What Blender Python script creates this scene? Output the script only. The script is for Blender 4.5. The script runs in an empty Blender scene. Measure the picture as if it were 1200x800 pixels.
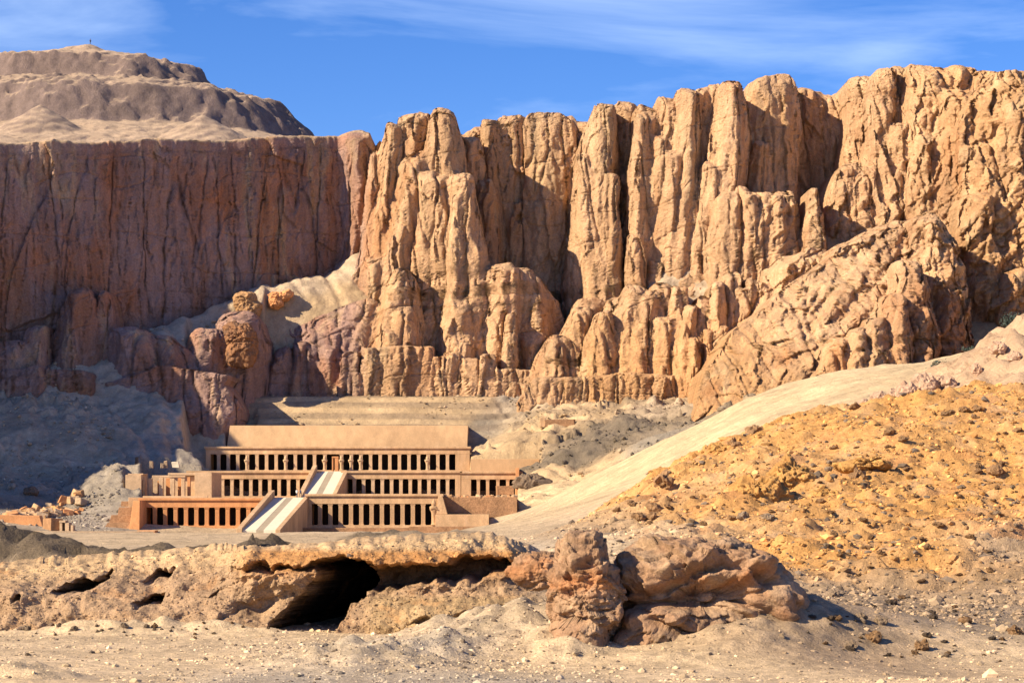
import bpy, bmesh, math, random
import numpy as np
from mathutils import Vector, Matrix, Euler

# ------------------------------------------------------------------ camera, sky, sun, exposure
SC = bpy.context.scene
F = 2823.0                 # focal length in units of 1/1200 of the picture width
HZ = 582.0                 # eye-level line
CZ = 7.0
cam_d = bpy.data.cameras.new('camera'); cam = bpy.data.objects.new('camera', cam_d)
SC.collection.objects.link(cam); SC.camera = cam
cam.location = (0, 0, CZ); cam.rotation_euler = (math.radians(90), 0, 0)
cam_d.sensor_width = 36; cam_d.lens = 36 * F / 1200; cam_d.shift_y = (HZ - 400) / 1200
cam_d.clip_start = 0.5; cam_d.clip_end = 20000

SUN = Vector((-0.755, -0.395, 0.53)).normalized()
SUN_EL = math.asin(SUN.z); SUN_AZ = math.atan2(SUN.x, SUN.y)
world = bpy.data.worlds.new('World'); SC.world = world; world.use_nodes = True
wn, wl = world.node_tree.nodes, world.node_tree.links
for n in list(wn): wn.remove(n)
w_out = wn.new('ShaderNodeOutputWorld'); w_bg = wn.new('ShaderNodeBackground')
sky = wn.new('ShaderNodeTexSky'); sky.sky_type = 'NISHITA'; sky.sun_disc = False
sky.sun_elevation = SUN_EL; sky.sun_rotation = SUN_AZ
sky.altitude = 2500; sky.air_density = 1.0; sky.dust_density = 0.2; sky.ozone_density = 4.0
w_bg.inputs['Strength'].default_value = 0.168
tc = wn.new('ShaderNodeTexCoord'); mp = wn.new('ShaderNodeMapping')
mp.inputs['Rotation'].default_value = (0, math.radians(-15), 0)
mp.inputs['Scale'].default_value = (2.6, 1.2, 16.0)
nz = wn.new('ShaderNodeTexNoise'); nz.inputs['Scale'].default_value = 1.5; nz.inputs['Detail'].default_value = 7
nz.inputs['Roughness'].default_value = 0.55; nz.inputs['Distortion'].default_value = 0.5
rp = wn.new('ShaderNodeValToRGB')
rp.color_ramp.elements[0].position = 0.50; rp.color_ramp.elements[0].color = (0, 0, 0, 1)
rp.color_ramp.elements[1].position = 0.80; rp.color_ramp.elements[1].color = (0.5, 0.5, 0.5, 1)
hs = wn.new('ShaderNodeHueSaturation'); hs.inputs['Saturation'].default_value = 1.25; hs.inputs['Value'].default_value = 0.50; hs.inputs['Hue'].default_value = 0.515
mx = wn.new('ShaderNodeMix'); mx.data_type = 'RGBA'
wl.new(tc.outputs['Generated'], mp.inputs['Vector']); wl.new(mp.outputs['Vector'], nz.inputs['Vector'])
wl.new(nz.outputs['Fac'], rp.inputs['Fac']); wl.new(rp.outputs['Color'], mx.inputs['Factor'])
wl.new(sky.outputs['Color'], hs.inputs['Color'])
wl.new(hs.outputs['Color'], mx.inputs['A']); mx.inputs['B'].default_value = (3.2, 3.9, 5.0, 1)
wl.new(mx.outputs['Result'], w_bg.inputs['Color']); wl.new(w_bg.outputs['Background'], w_out.inputs['Surface'])

sun_d = bpy.data.lights.new('sun', 'SUN'); sun = bpy.data.objects.new('sun', sun_d); SC.collection.objects.link(sun)
sun_d.energy = 5.0; sun_d.angle = math.radians(0.5); sun_d.color = (1.0, 0.82, 0.57)
sun.rotation_euler = SUN.to_track_quat('Z', 'Y').to_euler(); sun.location = (-300, -160, 300)
SC.view_settings.view_transform = 'Standard'; SC.view_settings.look = 'None'
SC.view_settings.exposure = 1.0; SC.view_settings.gamma = 1.0

# ------------------------------------------------------------------ helpers
random.seed(5); RNG = np.random.default_rng(5)
COL = SC.collection

def at(px, py, Y):
    return ((px - 600) / F * Y, Y, CZ + (HZ - py) / F * Y)
def xat(px, Y): return (px - 600) / F * Y
def zat(py, Y): return CZ + (HZ - py) / F * Y

def tag(o, label=None, cat=None, group=None, kind=None):
    if label: o['label'] = label
    if cat: o['category'] = cat
    if group: o['group'] = group
    if kind: o['kind'] = kind
    return o

def link(name, me, m=None, parent=None):
    o = bpy.data.objects.new(name, me); COL.objects.link(o)
    if m is not None: me.materials.append(m)
    if parent is not None: o.parent = parent
    return o

def empty(name, loc):
    o = bpy.data.objects.new(name, None); COL.objects.link(o); o.location = loc
    o.empty_display_size = 1; return o

def mesh_np(name, verts, faces, smooth=True):
    me = bpy.data.meshes.new(name); n = len(verts); k = faces.shape[1]; m = len(faces)
    me.vertices.add(n); me.vertices.foreach_set('co', np.ascontiguousarray(verts, dtype=np.float32).ravel())
    me.loops.add(m * k); me.loops.foreach_set('vertex_index', np.ascontiguousarray(faces, dtype=np.int32).ravel())
    me.polygons.add(m)
    me.polygons.foreach_set('loop_start', np.arange(0, m * k, k, dtype=np.int32))
    me.polygons.foreach_set('loop_total', np.full(m, k, dtype=np.int32))
    me.polygons.foreach_set('use_smooth', np.full(m, smooth, dtype=bool))
    me.update(calc_edges=True); return me

def grid_faces(nr, nc, flip=False):
    i = np.arange(nr * nc).reshape(nr, nc)
    a, b, c, d = i[:-1, :-1], i[:-1, 1:], i[1:, 1:], i[1:, :-1]
    q = (a, d, c, b) if flip else (a, b, c, d)
    return np.stack([v.ravel() for v in q], 1)

def set_tint(me, rgb):
    n = len(me.vertices); c = np.ones((n, 4), np.float32); c[:, :3] = rgb.reshape(n, 3)
    a = me.attributes.new('tint', 'FLOAT_COLOR', 'POINT'); a.data.foreach_set('color', c.ravel())

# noise
_p = np.random.default_rng(11).permutation(256).astype(np.int32); PERM = np.concatenate([_p, _p, _p])
_a = np.random.default_rng(12).uniform(0, 2 * np.pi, 256); G2 = np.stack([np.cos(_a), np.sin(_a)], 1).astype(np.float32) * 1.4
_g = np.random.default_rng(13).normal(size=(256, 3)); G3 = (_g / np.linalg.norm(_g, axis=1, keepdims=True)).astype(np.float32) * 1.6
def _fade(t): return t * t * t * (t * (t * 6 - 15) + 10)
def n2(x, y, seed=0):
    x = np.asarray(x, np.float32) + seed * 17.31; y = np.asarray(y, np.float32) + seed * 9.77
    xf = np.floor(x); yf = np.floor(y); xi = xf.astype(np.int32) & 255; yi = yf.astype(np.int32) & 255
    x = x - xf; y = y - yf; u = _fade(x); v = _fade(y); r = 0
    for dx in (0, 1):
        for dy in (0, 1):
            g = G2[PERM[PERM[(xi + dx) & 255] + ((yi + dy) & 255)]]
            r = r + (g[..., 0] * (x - dx) + g[..., 1] * (y - dy)) * (u if dx else 1 - u) * (v if dy else 1 - v)
    return r
def n3(x, y, z, seed=0):
    x = np.asarray(x, np.float32) + seed * 7.13; y = np.asarray(y, np.float32) + seed * 3.71; z = np.asarray(z, np.float32) + seed * 5.3
    xf, yf, zf = np.floor(x), np.floor(y), np.floor(z)
    xi, yi, zi = (q.astype(np.int32) & 255 for q in (xf, yf, zf))
    x, y, z = x - xf, y - yf, z - zf; u, v, w = _fade(x), _fade(y), _fade(z); r = 0
    for dx in (0, 1):
        for dy in (0, 1):
            for dz in (0, 1):
                g = G3[PERM[PERM[PERM[(xi + dx) & 255] + ((yi + dy) & 255)] + ((zi + dz) & 255)]]
                r = r + (g[..., 0] * (x - dx) + g[..., 1] * (y - dy) + g[..., 2] * (z - dz)) * \
                    (u if dx else 1 - u) * (v if dy else 1 - v) * (w if dz else 1 - w)
    return r
def fbm2(x, y, oct=4, seed=0, gain=0.5):
    r, a = 0, 1.0
    for k in range(oct): r = r + a * n2(x * 2 ** k, y * 2 ** k, seed + k); a *= gain
    return r
def fbm3(x, y, z, oct=4, seed=0, gain=0.5):
    r, a = 0, 1.0
    for k in range(oct): r = r + a * n3(x * 2 ** k, y * 2 ** k, z * 2 ** k, seed + k); a *= gain
    return r
def facets(x, y, z, seed=0, tilt=0.6):
    """blocky offsets: every point takes a random height and tilt from its nearest cell centre"""
    x, y, z = (np.asarray(q, np.float32) for q in (x, y, z)); rg = np.random.default_rng(100 + seed)
    T = rg.uniform(0, 1, (4096, 3)).astype(np.float32); H = rg.uniform(-1, 1, 4096).astype(np.float32); K = rg.normal(0, tilt, (4096, 3)).astype(np.float32)
    xi, yi, zi = (np.floor(q).astype(np.int32) for q in (x, y, z)); best = np.full(x.shape, 9e9, np.float32); out = np.zeros(x.shape, np.float32)
    for dx in (-1, 0, 1):
        for dy in (-1, 0, 1):
            for dz in (-1, 0, 1):
                cx, cy, cz = xi + dx, yi + dy, zi + dz; h = (cx * 73856093 ^ cy * 19349663 ^ cz * 83492791) & 4095
                t = T[h]; ax = x - cx - t[..., 0]; ay = y - cy - t[..., 1]; az = z - cz - t[..., 2]; d = ax * ax + ay * ay + az * az
                m = d < best; k = K[h]; val = H[h] + k[..., 0] * ax + k[..., 1] * ay + k[..., 2] * az
                out = np.where(m, val, out); best = np.where(m, d, best)
    return out
def grooves(x, z, w=0.06, seed=0):
    n = n2(x, z, seed); return np.exp(-(n / w) ** 2)
def sstep(a, b, x):
    t = np.clip((x - a) / (b - a), 0, 1); return t * t * (3 - 2 * t)
def smooth_rows(A, k):
    if k < 1: return A
    P = np.pad(A, ((k, k), (0, 0)), mode='edge'); c = np.cumsum(np.vstack([np.zeros((1, A.shape[1])), P]), 0)
    return (c[2 * k + 1:] - c[:-2 * k - 1]) / (2 * k + 1)
def tps_fit(P, z, lam=0.0):
    P = np.asarray(P, float); n = len(P); d = np.linalg.norm(P[:, None] - P[None], axis=2)
    K = np.where(d > 0, d * d * np.log(d + 1e-9), 0) + lam * np.eye(n); Q = np.hstack([np.ones((n, 1)), P])
    A = np.block([[K, Q], [Q.T, np.zeros((3, 3))]]); s = np.linalg.solve(A, np.concatenate([z, np.zeros(3)]))
    return P, s
def tps_eval(fit, X, Y):
    P, s = fit; r = s[-3] + s[-2] * X + s[-1] * Y
    for (px, py), w in zip(P, s[:-3]):
        d2 = (X - px) ** 2 + (Y - py) ** 2; r = r + w * 0.5 * d2 * np.log(d2 + 1e-9)
    return r
def idw_color(P, C, X, Y, p=3.0):
    W = 0; R = np.zeros(X.shape + (3,), np.float32)
    for (px, py), c in zip(P, C):
        w = 1.0 / ((X - px) ** 2 + (Y - py) ** 2 + 4.0) ** (p / 2)
        W = W + w; R += w[..., None] * np.array(c, np.float32)
    return R / W[..., None]

# ------------------------------------------------------------------ materials
def mat(name, base=None, tint=False, dark=0.75, light=1.2, sc=(0.06, 0.5, 4.0), stains=(), bump=((1.0, 0.3),), rough=0.95,
        stretch=(1, 1, 1), detail_c=0.5):
    """rock / soil: base colour (or the tint attribute) broken up by noise at three sizes, stain patches and bump"""
    m = bpy.data.materials.new(name); m.use_nodes = True; nt = m.node_tree; N, L = nt.nodes, nt.links
    b = N['Principled BSDF']; b.inputs['Roughness'].default_value = rough
    b.inputs['Specular IOR Level'].default_value = 0.168
    geo = N.new('ShaderNodeTexCoord'); mp_ = N.new('ShaderNodeMapping'); mp_.inputs['Scale'].default_value = stretch
    L.new(geo.outputs['Object'], mp_.inputs['Vector'])
    if tint:
        at_ = N.new('ShaderNodeAttribute'); at_.attribute_name = 'tint'; col = at_.outputs['Color']
    else:
        rgb = N.new('ShaderNodeRGB'); rgb.outputs[0].default_value = (*base, 1); col = rgb.outputs[0]
    for (c, s, lo, hi, seedv) in stains:
        n = N.new('ShaderNodeTexNoise'); n.inputs['Scale'].default_value = s; n.inputs['Detail'].default_value = 6
        n.inputs['Roughness'].default_value = 0.62; n.inputs['Distortion'].default_value = 0.6
        ad = N.new('ShaderNodeVectorMath'); ad.operation = 'ADD'; ad.inputs[1].default_value = (seedv, seedv * 1.7, seedv * .6)
        L.new(mp_.outputs['Vector'], ad.inputs[0]); L.new(ad.outputs[0], n.inputs['Vector'])
        r = N.new('ShaderNodeMapRange'); r.inputs['From Min'].default_value = lo; r.inputs['From Max'].default_value = hi
        r.clamp = True; r.inputs['To Max'].default_value = c[3] if len(c) > 3 else 1.0
        L.new(n.outputs['Fac'], r.inputs['Value'])
        x = N.new('ShaderNodeMix'); x.data_type = 'RGBA'; L.new(r.outputs['Result'], x.inputs['Factor'])
        L.new(col, x.inputs['A']); x.inputs['B'].default_value = (c[0], c[1], c[2], 1); col = x.outputs['Result']
    for k, s in enumerate(sc):
        n = N.new('ShaderNodeTexNoise'); n.inputs['Scale'].default_value = s; n.inputs['Detail'].default_value = 5
        n.inputs['Roughness'].default_value = 0.65
        L.new(mp_.outputs['Vector'] if k < 2 else geo.outputs['Object'], n.inputs['Vector'])
        r = N.new('ShaderNodeMapRange'); r.inputs['From Min'].default_value = 0.28; r.inputs['From Max'].default_value = 0.72
        r.inputs['To Min'].default_value = dark; r.inputs['To Max'].default_value = light
        L.new(n.outputs['Fac'], r.inputs['Value'])
        x = N.new('ShaderNodeVectorMath'); x.operation = 'SCALE'; L.new(col, x.inputs[0]); L.new(r.outputs['Result'], x.inputs['Scale'])
        col = x.outputs[0]
    L.new(col, b.inputs['Base Color'])
    prev = None
    for (s, dist) in bump:
        n = N.new('ShaderNodeTexNoise'); n.inputs['Scale'].default_value = s; n.inputs['Detail'].default_value = 6
        n.inputs['Roughness'].default_value = 0.68; L.new(geo.outputs['Object'], n.inputs['Vector'])
        bp = N.new('ShaderNodeBump'); bp.inputs['Strength'].default_value = 1.0; bp.inputs['Distance'].default_value = dist
        L.new(n.outputs['Fac'], bp.inputs['Height'])
        if prev is not None: L.new(prev, bp.inputs['Normal'])
        prev = bp.outputs['Normal']
    if prev is not None: L.new(prev, b.inputs['Normal'])
    return m

M_cliff = mat('cliff_rock', tint=True, dark=0.74, light=1.23, sc=(0.06, 0.4, 2.2), stretch=(1, 1, 0.22),
              stains=(((0.40, 0.19, 0.085, 0.6), 0.07, 0.54, 0.68, 3.0), ((0.24, 0.165, 0.125, 0.5), 0.11, 0.56, 0.74, 9.0),
                      ((0.54, 0.39, 0.235, 0.6), 0.13, 0.53, 0.68, 21.0)),
              bump=((0.4, 0.8), (1.8, 0.45)))
M_far = mat('scree', tint=True, dark=0.82, light=1.16, sc=(0.05, 0.4, 2.5), bump=((0.5, 0.5), (2.5, 0.22)))
M_near = mat('rubble_soil', tint=True, dark=0.72, light=1.24, sc=(0.25, 2.0, 14.0), bump=((1.6, 0.14), (9.0, 0.05)))
M_mound = mat('mound_soil', tint=True, dark=0.70, light=1.24, sc=(0.3, 2.0, 12.0),
              stains=(((0.42, 0.19, 0.06, 0.55), 0.5, 0.56, 0.7, 4.0), ((0.20, 0.14, 0.09, 0.6), 0.7, 0.56, 0.72, 14.0)),
              bump=((1.4, 0.22), (8.0, 0.06)))
M_outcrop = mat('outcrop_rock', tint=True, dark=0.74, light=1.22, sc=(0.4, 2.0, 10.0),
                stains=(((0.36, 0.17, 0.08, 0.45), 0.35, 0.58, 0.72, 7.0), ((0.17, 0.12, 0.09, 0.6), 0.9, 0.58, 0.72, 2.0)),
                bump=((1.3, 0.18), (8.0, 0.045)))
M_temple = mat('temple_stone', base=(0.52, 0.345, 0.20), dark=0.78, light=1.18, stretch=(1, 1, .4), stains=(((0.36, 0.22, 0.13, .5), .22, .52, .68, 3.0), ((0.58, 0.43, 0.29, .5), .3, .54, .7, 8.0)), sc=(0.15, 0.9, 5.0), bump=((3.0, 0.05),))
M_temple_or = mat('warm_temple_stone', base=(0.56, 0.275, 0.125), dark=0.78, light=1.18, stretch=(1, 1, .4), sc=(0.15, 0.9, 5.0), bump=((3.0, 0.05),))
M_temple_pale = mat('pale_temple_stone', base=(0.53, 0.375, 0.24), dark=0.80, light=1.16, sc=(0.2, 1.2, 6.0), bump=((3.0, 0.05),))
M_temple_wall = mat('plaster_wall', base=(0.51, 0.34, 0.195), dark=0.84, light=1.12, stretch=(1, 1, .5), stains=(((0.40, 0.25, 0.14, .5), .12, .52, .68, 3.0), ((0.57, 0.41, 0.26, .4), .2, .54, .7, 8.0)), sc=(0.06, 0.5, 5.0), bump=((3.0, 0.03),))
M_brick = mat('rough_masonry', base=(0.33, 0.19, 0.105), dark=0.72, light=1.25, sc=(0.3, 1.6, 6.0), bump=((2.2, 0.18),))
M_ramp = mat('ramp_paving', base=(0.70, 0.62, 0.48), dark=0.93, light=1.05, sc=(0.2, 1.0, 4.0), bump=())
M_inner = mat('painted_shade_stone', base=(0.035, 0.026, 0.022), sc=(0.5, 3.0), bump=())  # stone coloured near-black to paint in the shade inside the porticos
M_ramp_mid = mat('ramp_steps_stone', base=(0.36, 0.30, 0.22), dark=0.9, light=1.08, sc=(0.2, 1.0, 4.0), bump=())
M_rock = mat('loose_rock', base=(0.36, 0.215, 0.11), dark=0.7, light=1.25, sc=(0.7, 3.0, 14.0), bump=((3.0, 0.10), (12.0, 0.03)))
M_rock_pale = mat('pale_loose_rock', base=(0.42, 0.31, 0.21), dark=0.72, light=1.22, sc=(0.7, 3.0, 14.0), bump=((3.0, 0.10), (12.0, 0.03)))
M_rock_dark = mat('dark_loose_rock', base=(0.17, 0.125, 0.09), dark=0.7, light=1.25, sc=(0.7, 3.0, 14.0), bump=((3.0, 0.10), (12.0, 0.03)))
M_gravel = mat('gravel', tint=True, dark=0.85, light=1.15, sc=(3.0, 8.0, 20.0), bump=())

TAN = (0.51, 0.325, 0.19); PATINA_SKY = (0.33, 0.215, 0.18)

# ------------------------------------------------------------------ the cliff
def build_cliff():
    NX, NZ = 2700, 470
    # plan line of the back wall
    PL = np.array([(-420, 180), (-300, 320), (-240, 418), (-206, 474), (-190, 508), (-152, 578), (-129.5, 609), (-85, 645), (-41, 680),
                   (-20, 690), (20, 688), (40, 678), (60, 676), (85, 682), (104, 682), (125, 664), (150, 640), (185, 610), (300, 560)], float)
    xs = np.linspace(-330, 250, NX)
    Y0 = np.interp(xs, PL[:, 0], PL[:, 1])
    Y0 = np.convolve(np.pad(Y0, 20, mode='edge'), np.ones(41) / 41, 'valid')
    dep = np.array([(-900, 560), (0, 609), (400, 672), (430, 678), (442, 672), (500, 666), (540, 666), (560, 688), (680, 688), (702, 672), (800, 668),
                    (862, 664), (905, 675), (940, 686), (1005, 682), (1050, 662), (1100, 652), (1200, 632), (1500, 600)], float)
    CR = [(-300, 168), (-100, 168), (0, 165), (60, 163), (110, 165), (180, 160), (250, 162), (300, 158), (350, 156), (395, 155), (405, 152), (420, 152), (432, 158),
          (437, 170), (444, 162), (453, 146), (461, 139), (468, 138), (474, 133), (486, 132), (499, 135), (504, 128), (514, 124), (526, 127), (538, 136),
          (550, 138), (570, 140), (590, 137), (613, 131), (640, 129), (671, 130), (677, 136), (690, 131), (697, 133), (701, 122), (711, 119), (718, 121),
          (728, 116), (745, 118), (757, 123), (768, 122), (778, 114), (796, 113), (802, 102), (813, 99), (830, 100), (842, 98), (850, 96), (859, 94),
          (868, 99), (876, 97), (890, 92), (910, 91), (925, 95), (936, 98), (960, 102), (985, 104), (1005, 99), (1030, 86), (1050, 79), (1075, 80),
          (1090, 80), (1120, 75), (1150, 72), (1180, 72), (1190, 67), (1200, 65), (1300, 55), (1500, 50)]
    cx = np.array([xat(p, np.interp(p, dep[:, 0], dep[:, 1])) for p, _ in CR])
    cz = np.array([zat(q, np.interp(p, dep[:, 0], dep[:, 1])) for p, q in CR])
    zc = np.interp(xs, cx, cz) + (0.35 + .35 * sstep(-44, -38, xs)) * fbm2(xs / 5.0, xs * 0, 4, 3)
    zb = np.full(NX, 8.0)
    v = np.linspace(0, 1, NZ)[:, None]
    Z = zb[None] + v * (zc - zb)[None]
    X = np.broadcast_to(xs[None], Z.shape).copy()
    # warp so outlines are irregular
    wx = 1.4 * fbm2(X / 14, Z / 28, 3, 21) + 0.35 * n2(X / 3, Z / 8, 25)
    wz = 1.8 * fbm2(X / 16, Z / 14, 3, 31)
    XW, ZW = X + wx, Z + wz
    zcw = zc[None]
    s = np.clip(1 - (zcw - Z) / 5.0, 0, 1)
    Yb = Y0[None] + 0.10 * (Z - 60) + (4.0 - 3.4 * sstep(-38, -46, X)) * (1 - np.sqrt(np.clip(1 - s ** 2.4, 0, 1)))
    # rounded vertical ribs of several widths on the bare wall
    leftm = sstep(-38, -46, X)
    for (w, d, sd, st) in ((13, 3.0, 41, 7), (6.0, 1.5, 47, 7), (2.7, 0.8, 53, 6)):
        nn = n2((XW + 1.2 * n2(XW / 30, ZW / 14, sd + 2)) / w, ZW / (w * st), sd)
        Yb = Yb - d * (np.abs(nn) * 1.7 - 0.5) * (1 - 0.85 * leftm)
    Yb = Yb - leftm * (1.5 * fbm2(X / 24, Z / 70, 3, 101) + .9 * facets((XW + 3 * n2(X / 20, Z / 20, 5)) / 11, Y0[None] * 0 + X / 60, ZW / 38, 102, .5))
    Y = Yb.copy()

    def pillar(axis, Yf, dp=1.15, a=2.2, bat=0.10, rt=1.1, zref=None, warp=1.0, tight=False):
        """axis: (px, py, half width in px) from the top down; Yf depth of the front at the lowest point"""
        nonlocal Y
        A = np.array(axis, float)
        zz = zat(A[:, 1], Yf); xx = xat(A[:, 0], Yf); ww = A[:, 2] / F * Yf
        o = np.argsort(zz); zz, xx, ww = zz[o], xx[o], ww[o]
        ztop = zz[-1]; z_low = zz[0] if zref is None else zref
        lo = max(0, np.searchsorted(xs, (xx - 1.6 * ww).min() - 4)); hi = min(NX, np.searchsorted(xs, (xx + 1.6 * ww).max() + 4))
        if hi <= lo + 1: return
        sl = np.s_[:, lo:hi]
        z_, x_ = Z[sl] + (ZW[sl] - Z[sl]) * 0.6 * warp, X[sl] + (XW[sl] - X[sl]) * 0.8 * warp
        c = np.interp(z_, zz, xx); w = np.interp(z_, zz, ww)
        t = (x_ - c) / w; q_ = random.Random(int(A[0, 0] * 13 + A[0, 1] * 7)); fl, fr = q_.uniform(-.1, .45), q_.uniform(-.1, .45)
        if a > 3.5: fl, fr = .8, .8
        fl = fl + .25 * n2(x_ / 9, z_ / 12, 14); fr = fr + .25 * n2(x_ / 9, z_ / 12, 15)
        side = np.maximum(np.maximum((-t - fl) / (1 - fl), (t - fr) / (1 - fr)), 0)
        hr = max(.8 * rt * ww[-1], 0.6); s_ = np.clip((z_ - (ztop - hr) + .25 * hr * t * q_.uniform(-1, 1)) / hr, 0, 4)
        r = (side ** 3 + s_ ** 3) ** (1 / 3)
        D = dp * w * .9
        rm_ = 1.0 if a > 3.5 or tight else (1.5 if A[:, 2].max() < 30 else 1.08)
        yy = Yf + bat * (z_ - z_low) + D * np.clip(r, 0, 2) ** 1.4
        yy = np.where(r < rm_, yy, 1e9); kk = 2.2; h_ = np.clip(kk - np.abs(Y[sl] - yy), 0, None) / kk
        Y[sl] = np.minimum(Y[sl], yy) - h_ * h_ * kk * .25

    def P(*a, **k): pillar(*a, **k)
    # ---- shaded wall, round column and the outcrops along its foot
    P([(419, 152, 17), (418, 230, 17), (412, 300, 16)], 671, bat=0.02, a=2.6)
    P([(86, 336, 8), (80, 372, 18), (76, 430, 24)], 604, bat=0.14); P([(117, 340, 6), (116, 380, 13), (114, 430, 16)], 612, bat=0.12)
    P([(39, 380, 7), (38, 430, 11)], 600); P([(8, 400, 20), (4, 440, 30)], 596)
    P([(20, 430, 24), (20, 475, 30)], 592, a=4, dp=0.5); P([(76, 432, 28), (76, 475, 30)], 596, a=5, dp=0.5)
    P([(140, 378, 14), (150, 400, 34), (150, 440, 46), (148, 475, 50)], 603, bat=0.25); P([(186, 390, 12), (196, 414, 26), (200, 475, 34)], 606, bat=0.25)
    P([(240, 384, 16), (236, 420, 30), (232, 475, 40)], 612, bat=0.25); P([(276, 368, 18), (278, 400, 24), (276, 440, 22), (272, 475, 24)], 620, bat=0.15)
    P([(225, 432, 60), (180, 450, 90), (150, 478, 130)], 600, a=6, dp=0.25, bat=0.1)
    # ---- sunlit spur left of the big buttress
    P([(430, 345, 8), (412, 368, 40), (386, 400, 72), (374, 430, 80), (368, 480, 82)], 632, bat=0.35, dp=0.4, a=1.8)
    for (p, q, w) in ((322, 405, 12), (345, 398, 10), (362, 402, 11), (381, 400, 9), (398, 408, 10), (412, 415, 9), (334, 428, 9), (355, 430, 10)):
        P([(p + 4, q + 6, w * .7), (p, q + 32, w), (p - 2, 475, w * 1.2)], 630 + (p % 7) * 0.5, bat=0.22)
    # ---- central buttress
    P([(443, 176, 7), (437, 215, 8), (432, 270, 8), (430, 330, 12)], 660, bat=0.05, a=3)
    P([(461, 141, 8), (458, 190, 11), (452, 240, 14), (443, 300, 20), (440, 350, 24)], 656, bat=0.07)
    P([(477, 133, 9), (475, 165, 10), (472, 200, 12)], 662, bat=0.04); P([(492, 133, 8), (487, 175, 10), (484, 205, 12)], 661, bat=0.04)
    P([(488, 180, 14), (484, 225, 20), (474, 270, 24), (462, 330, 28)], 651, bat=0.08); P([(500, 200, 9), (500, 260, 11), (498, 330, 14)], 649, bat=0.07)
    P([(517, 124, 15), (519, 160, 20), (522, 210, 24), (524, 280, 30), (522, 340, 36), (520, 410, 42)], 648, bat=0.09, a=2.6)
    P([(513, 203, 8), (515, 250, 10), (517, 300, 10), (512, 400, 16)], 646, bat=0.08)
    P([(537, 198, 15), (541, 230, 18), (545, 280, 22), (548, 340, 28), (545, 418, 36)], 642, bat=0.09, a=2.6)
    P([(535, 225, 6), (534, 300, 7), (530, 400, 10)], 641, bat=0.085); P([(558, 300, 9), (561, 350, 12), (560, 420, 14)], 644, bat=0.08)
    P([(567, 214, 8), (569, 250, 9), (572, 310, 10)], 668, bat=0.04); P([(549, 160, 8), (556, 230, 10), (565, 300, 12)], 670, bat=0.05)
    P([(540, 352, 12), (537, 375, 16), (535, 410, 15)], 639, bat=0.05); P([(541, 388, 14), (541, 415, 15)], 637)
    P([(583, 312, 13), (586, 350, 18), (584, 430, 22)], 640, bat=0.08); P([(598, 315, 8), (600, 360, 10)], 642, bat=0.06)
    P([(610, 316, 14), (622, 345, 26), (628, 385, 26), (626, 430, 22), (622, 470, 20)], 641, bat=0.13)
    P([(597, 367, 6), (596, 400, 8), (596, 430, 9)], 632.5, bat=0.03, tight=True); P([(622, 395, 14), (620, 430, 20)], 637)
    P([(472, 312, 9), (470, 335, 20), (458, 370, 36), (450, 412, 48)], 637, bat=0.16, a=2.4)
    P([(457, 385, 7), (456, 410, 10)], 633); P([(474, 360, 8), (472, 408, 18)], 634, bat=0.1)
    P([(440, 300, 12), (436, 330, 18)], 652)
    # broad foot band under the buttress
    for (a0, b0, tq, yf) in ((404, 424, 418, 632), (423, 509, 405, 629.5), (507, 541, 417, 630.5), (537, 581, 426, 630), (568, 622, 432, 630), (574, 640, 447, 629)):
        P([((a0 + b0) / 2, tq, (b0 - a0) / 2), ((a0 + b0) / 2, 480, (b0 - a0) / 2 + 1)], yf, a=9, dp=0.12, bat=0.06, rt=0.06, warp=0.4)
    for i, p in enumerate((408, 430, 447, 462, 478, 497, 515, 532, 553, 572)):
        P([(p, 412 + (i * 7) % 12, 6 + i % 3), (p + 1, 480, 9)], 629.0 + (i % 3) * .3, a=3, dp=0.10, bat=0.05, rt=0.5)
    # ---- bay wall between the buttresses
    P([(598, 137, 12), (596, 180, 16), (604, 260, 22), (606, 330, 20)], 682, bat=0.03, dp=0.6); P([(576, 140, 9), (574, 200, 11)], 680, bat=0.03)
    P([(643, 129, 30), (646, 190, 31), (642, 270, 27), (640, 360, 24)], 678, bat=0.03, a=3, dp=0.4)
    P([(665, 313, 6), (666, 345, 7), (666, 400, 9)], 668, bat=0.03, tight=True)
    # ---- ribs to the right
    P([(710, 119, 8), (706, 145, 13), (701, 200, 18), (698, 260, 20), (702, 350, 26)], 658, bat=0.07)
    P([(684, 180, 5), (689, 230, 8), (692, 330, 12)], 660, bat=0.05); P([(716, 200, 6), (717, 280, 9), (716, 340, 10)], 656, bat=0.05)
    P([(731, 116, 15), (730, 190, 16), (732, 330, 18)], 674, bat=0.03); P([(738, 195, 14), (735, 320, 18)], 668, bat=0.03)
    P([(752, 220, 7), (748, 270, 12), (744, 330, 16)], 660, bat=0.04); P([(744, 276, 7), (746, 308, 9)], 652)
    P([(762, 125, 14), (757, 170, 13), (758, 230, 14), (762, 320, 18)], 658, bat=0.06); P([(752, 135, 7), (749, 200, 9)], 657, bat=0.05)
    P([(786, 114, 12), (787, 150, 11), (781, 200, 12)], 659, bat=0.05); P([(788, 178, 9), (786, 230, 13), (783, 330, 17)], 653, bat=0.05)
    P([(775, 160, 8), (772, 240, 10), (770, 330, 14)], 656, bat=0.05)
    P([(812, 99, 10), (808, 150, 12), (804, 220, 14), (800, 330, 24)], 652, bat=0.07); P([(824, 100, 7), (823, 170, 6), (821, 250, 8)], 660, bat=0.04)
    P([(836, 99, 8), (833, 170, 8), (830, 240, 9)], 661, bat=0.04); P([(838, 192, 8), (832, 240, 12), (826, 320, 20)], 650, bat=0.05)
    P([(858, 94, 9), (860, 125, 14), (859, 180, 17), (854, 215, 17), (852, 232, 14)], 650, bat=0.05, a=2.6)
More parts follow.
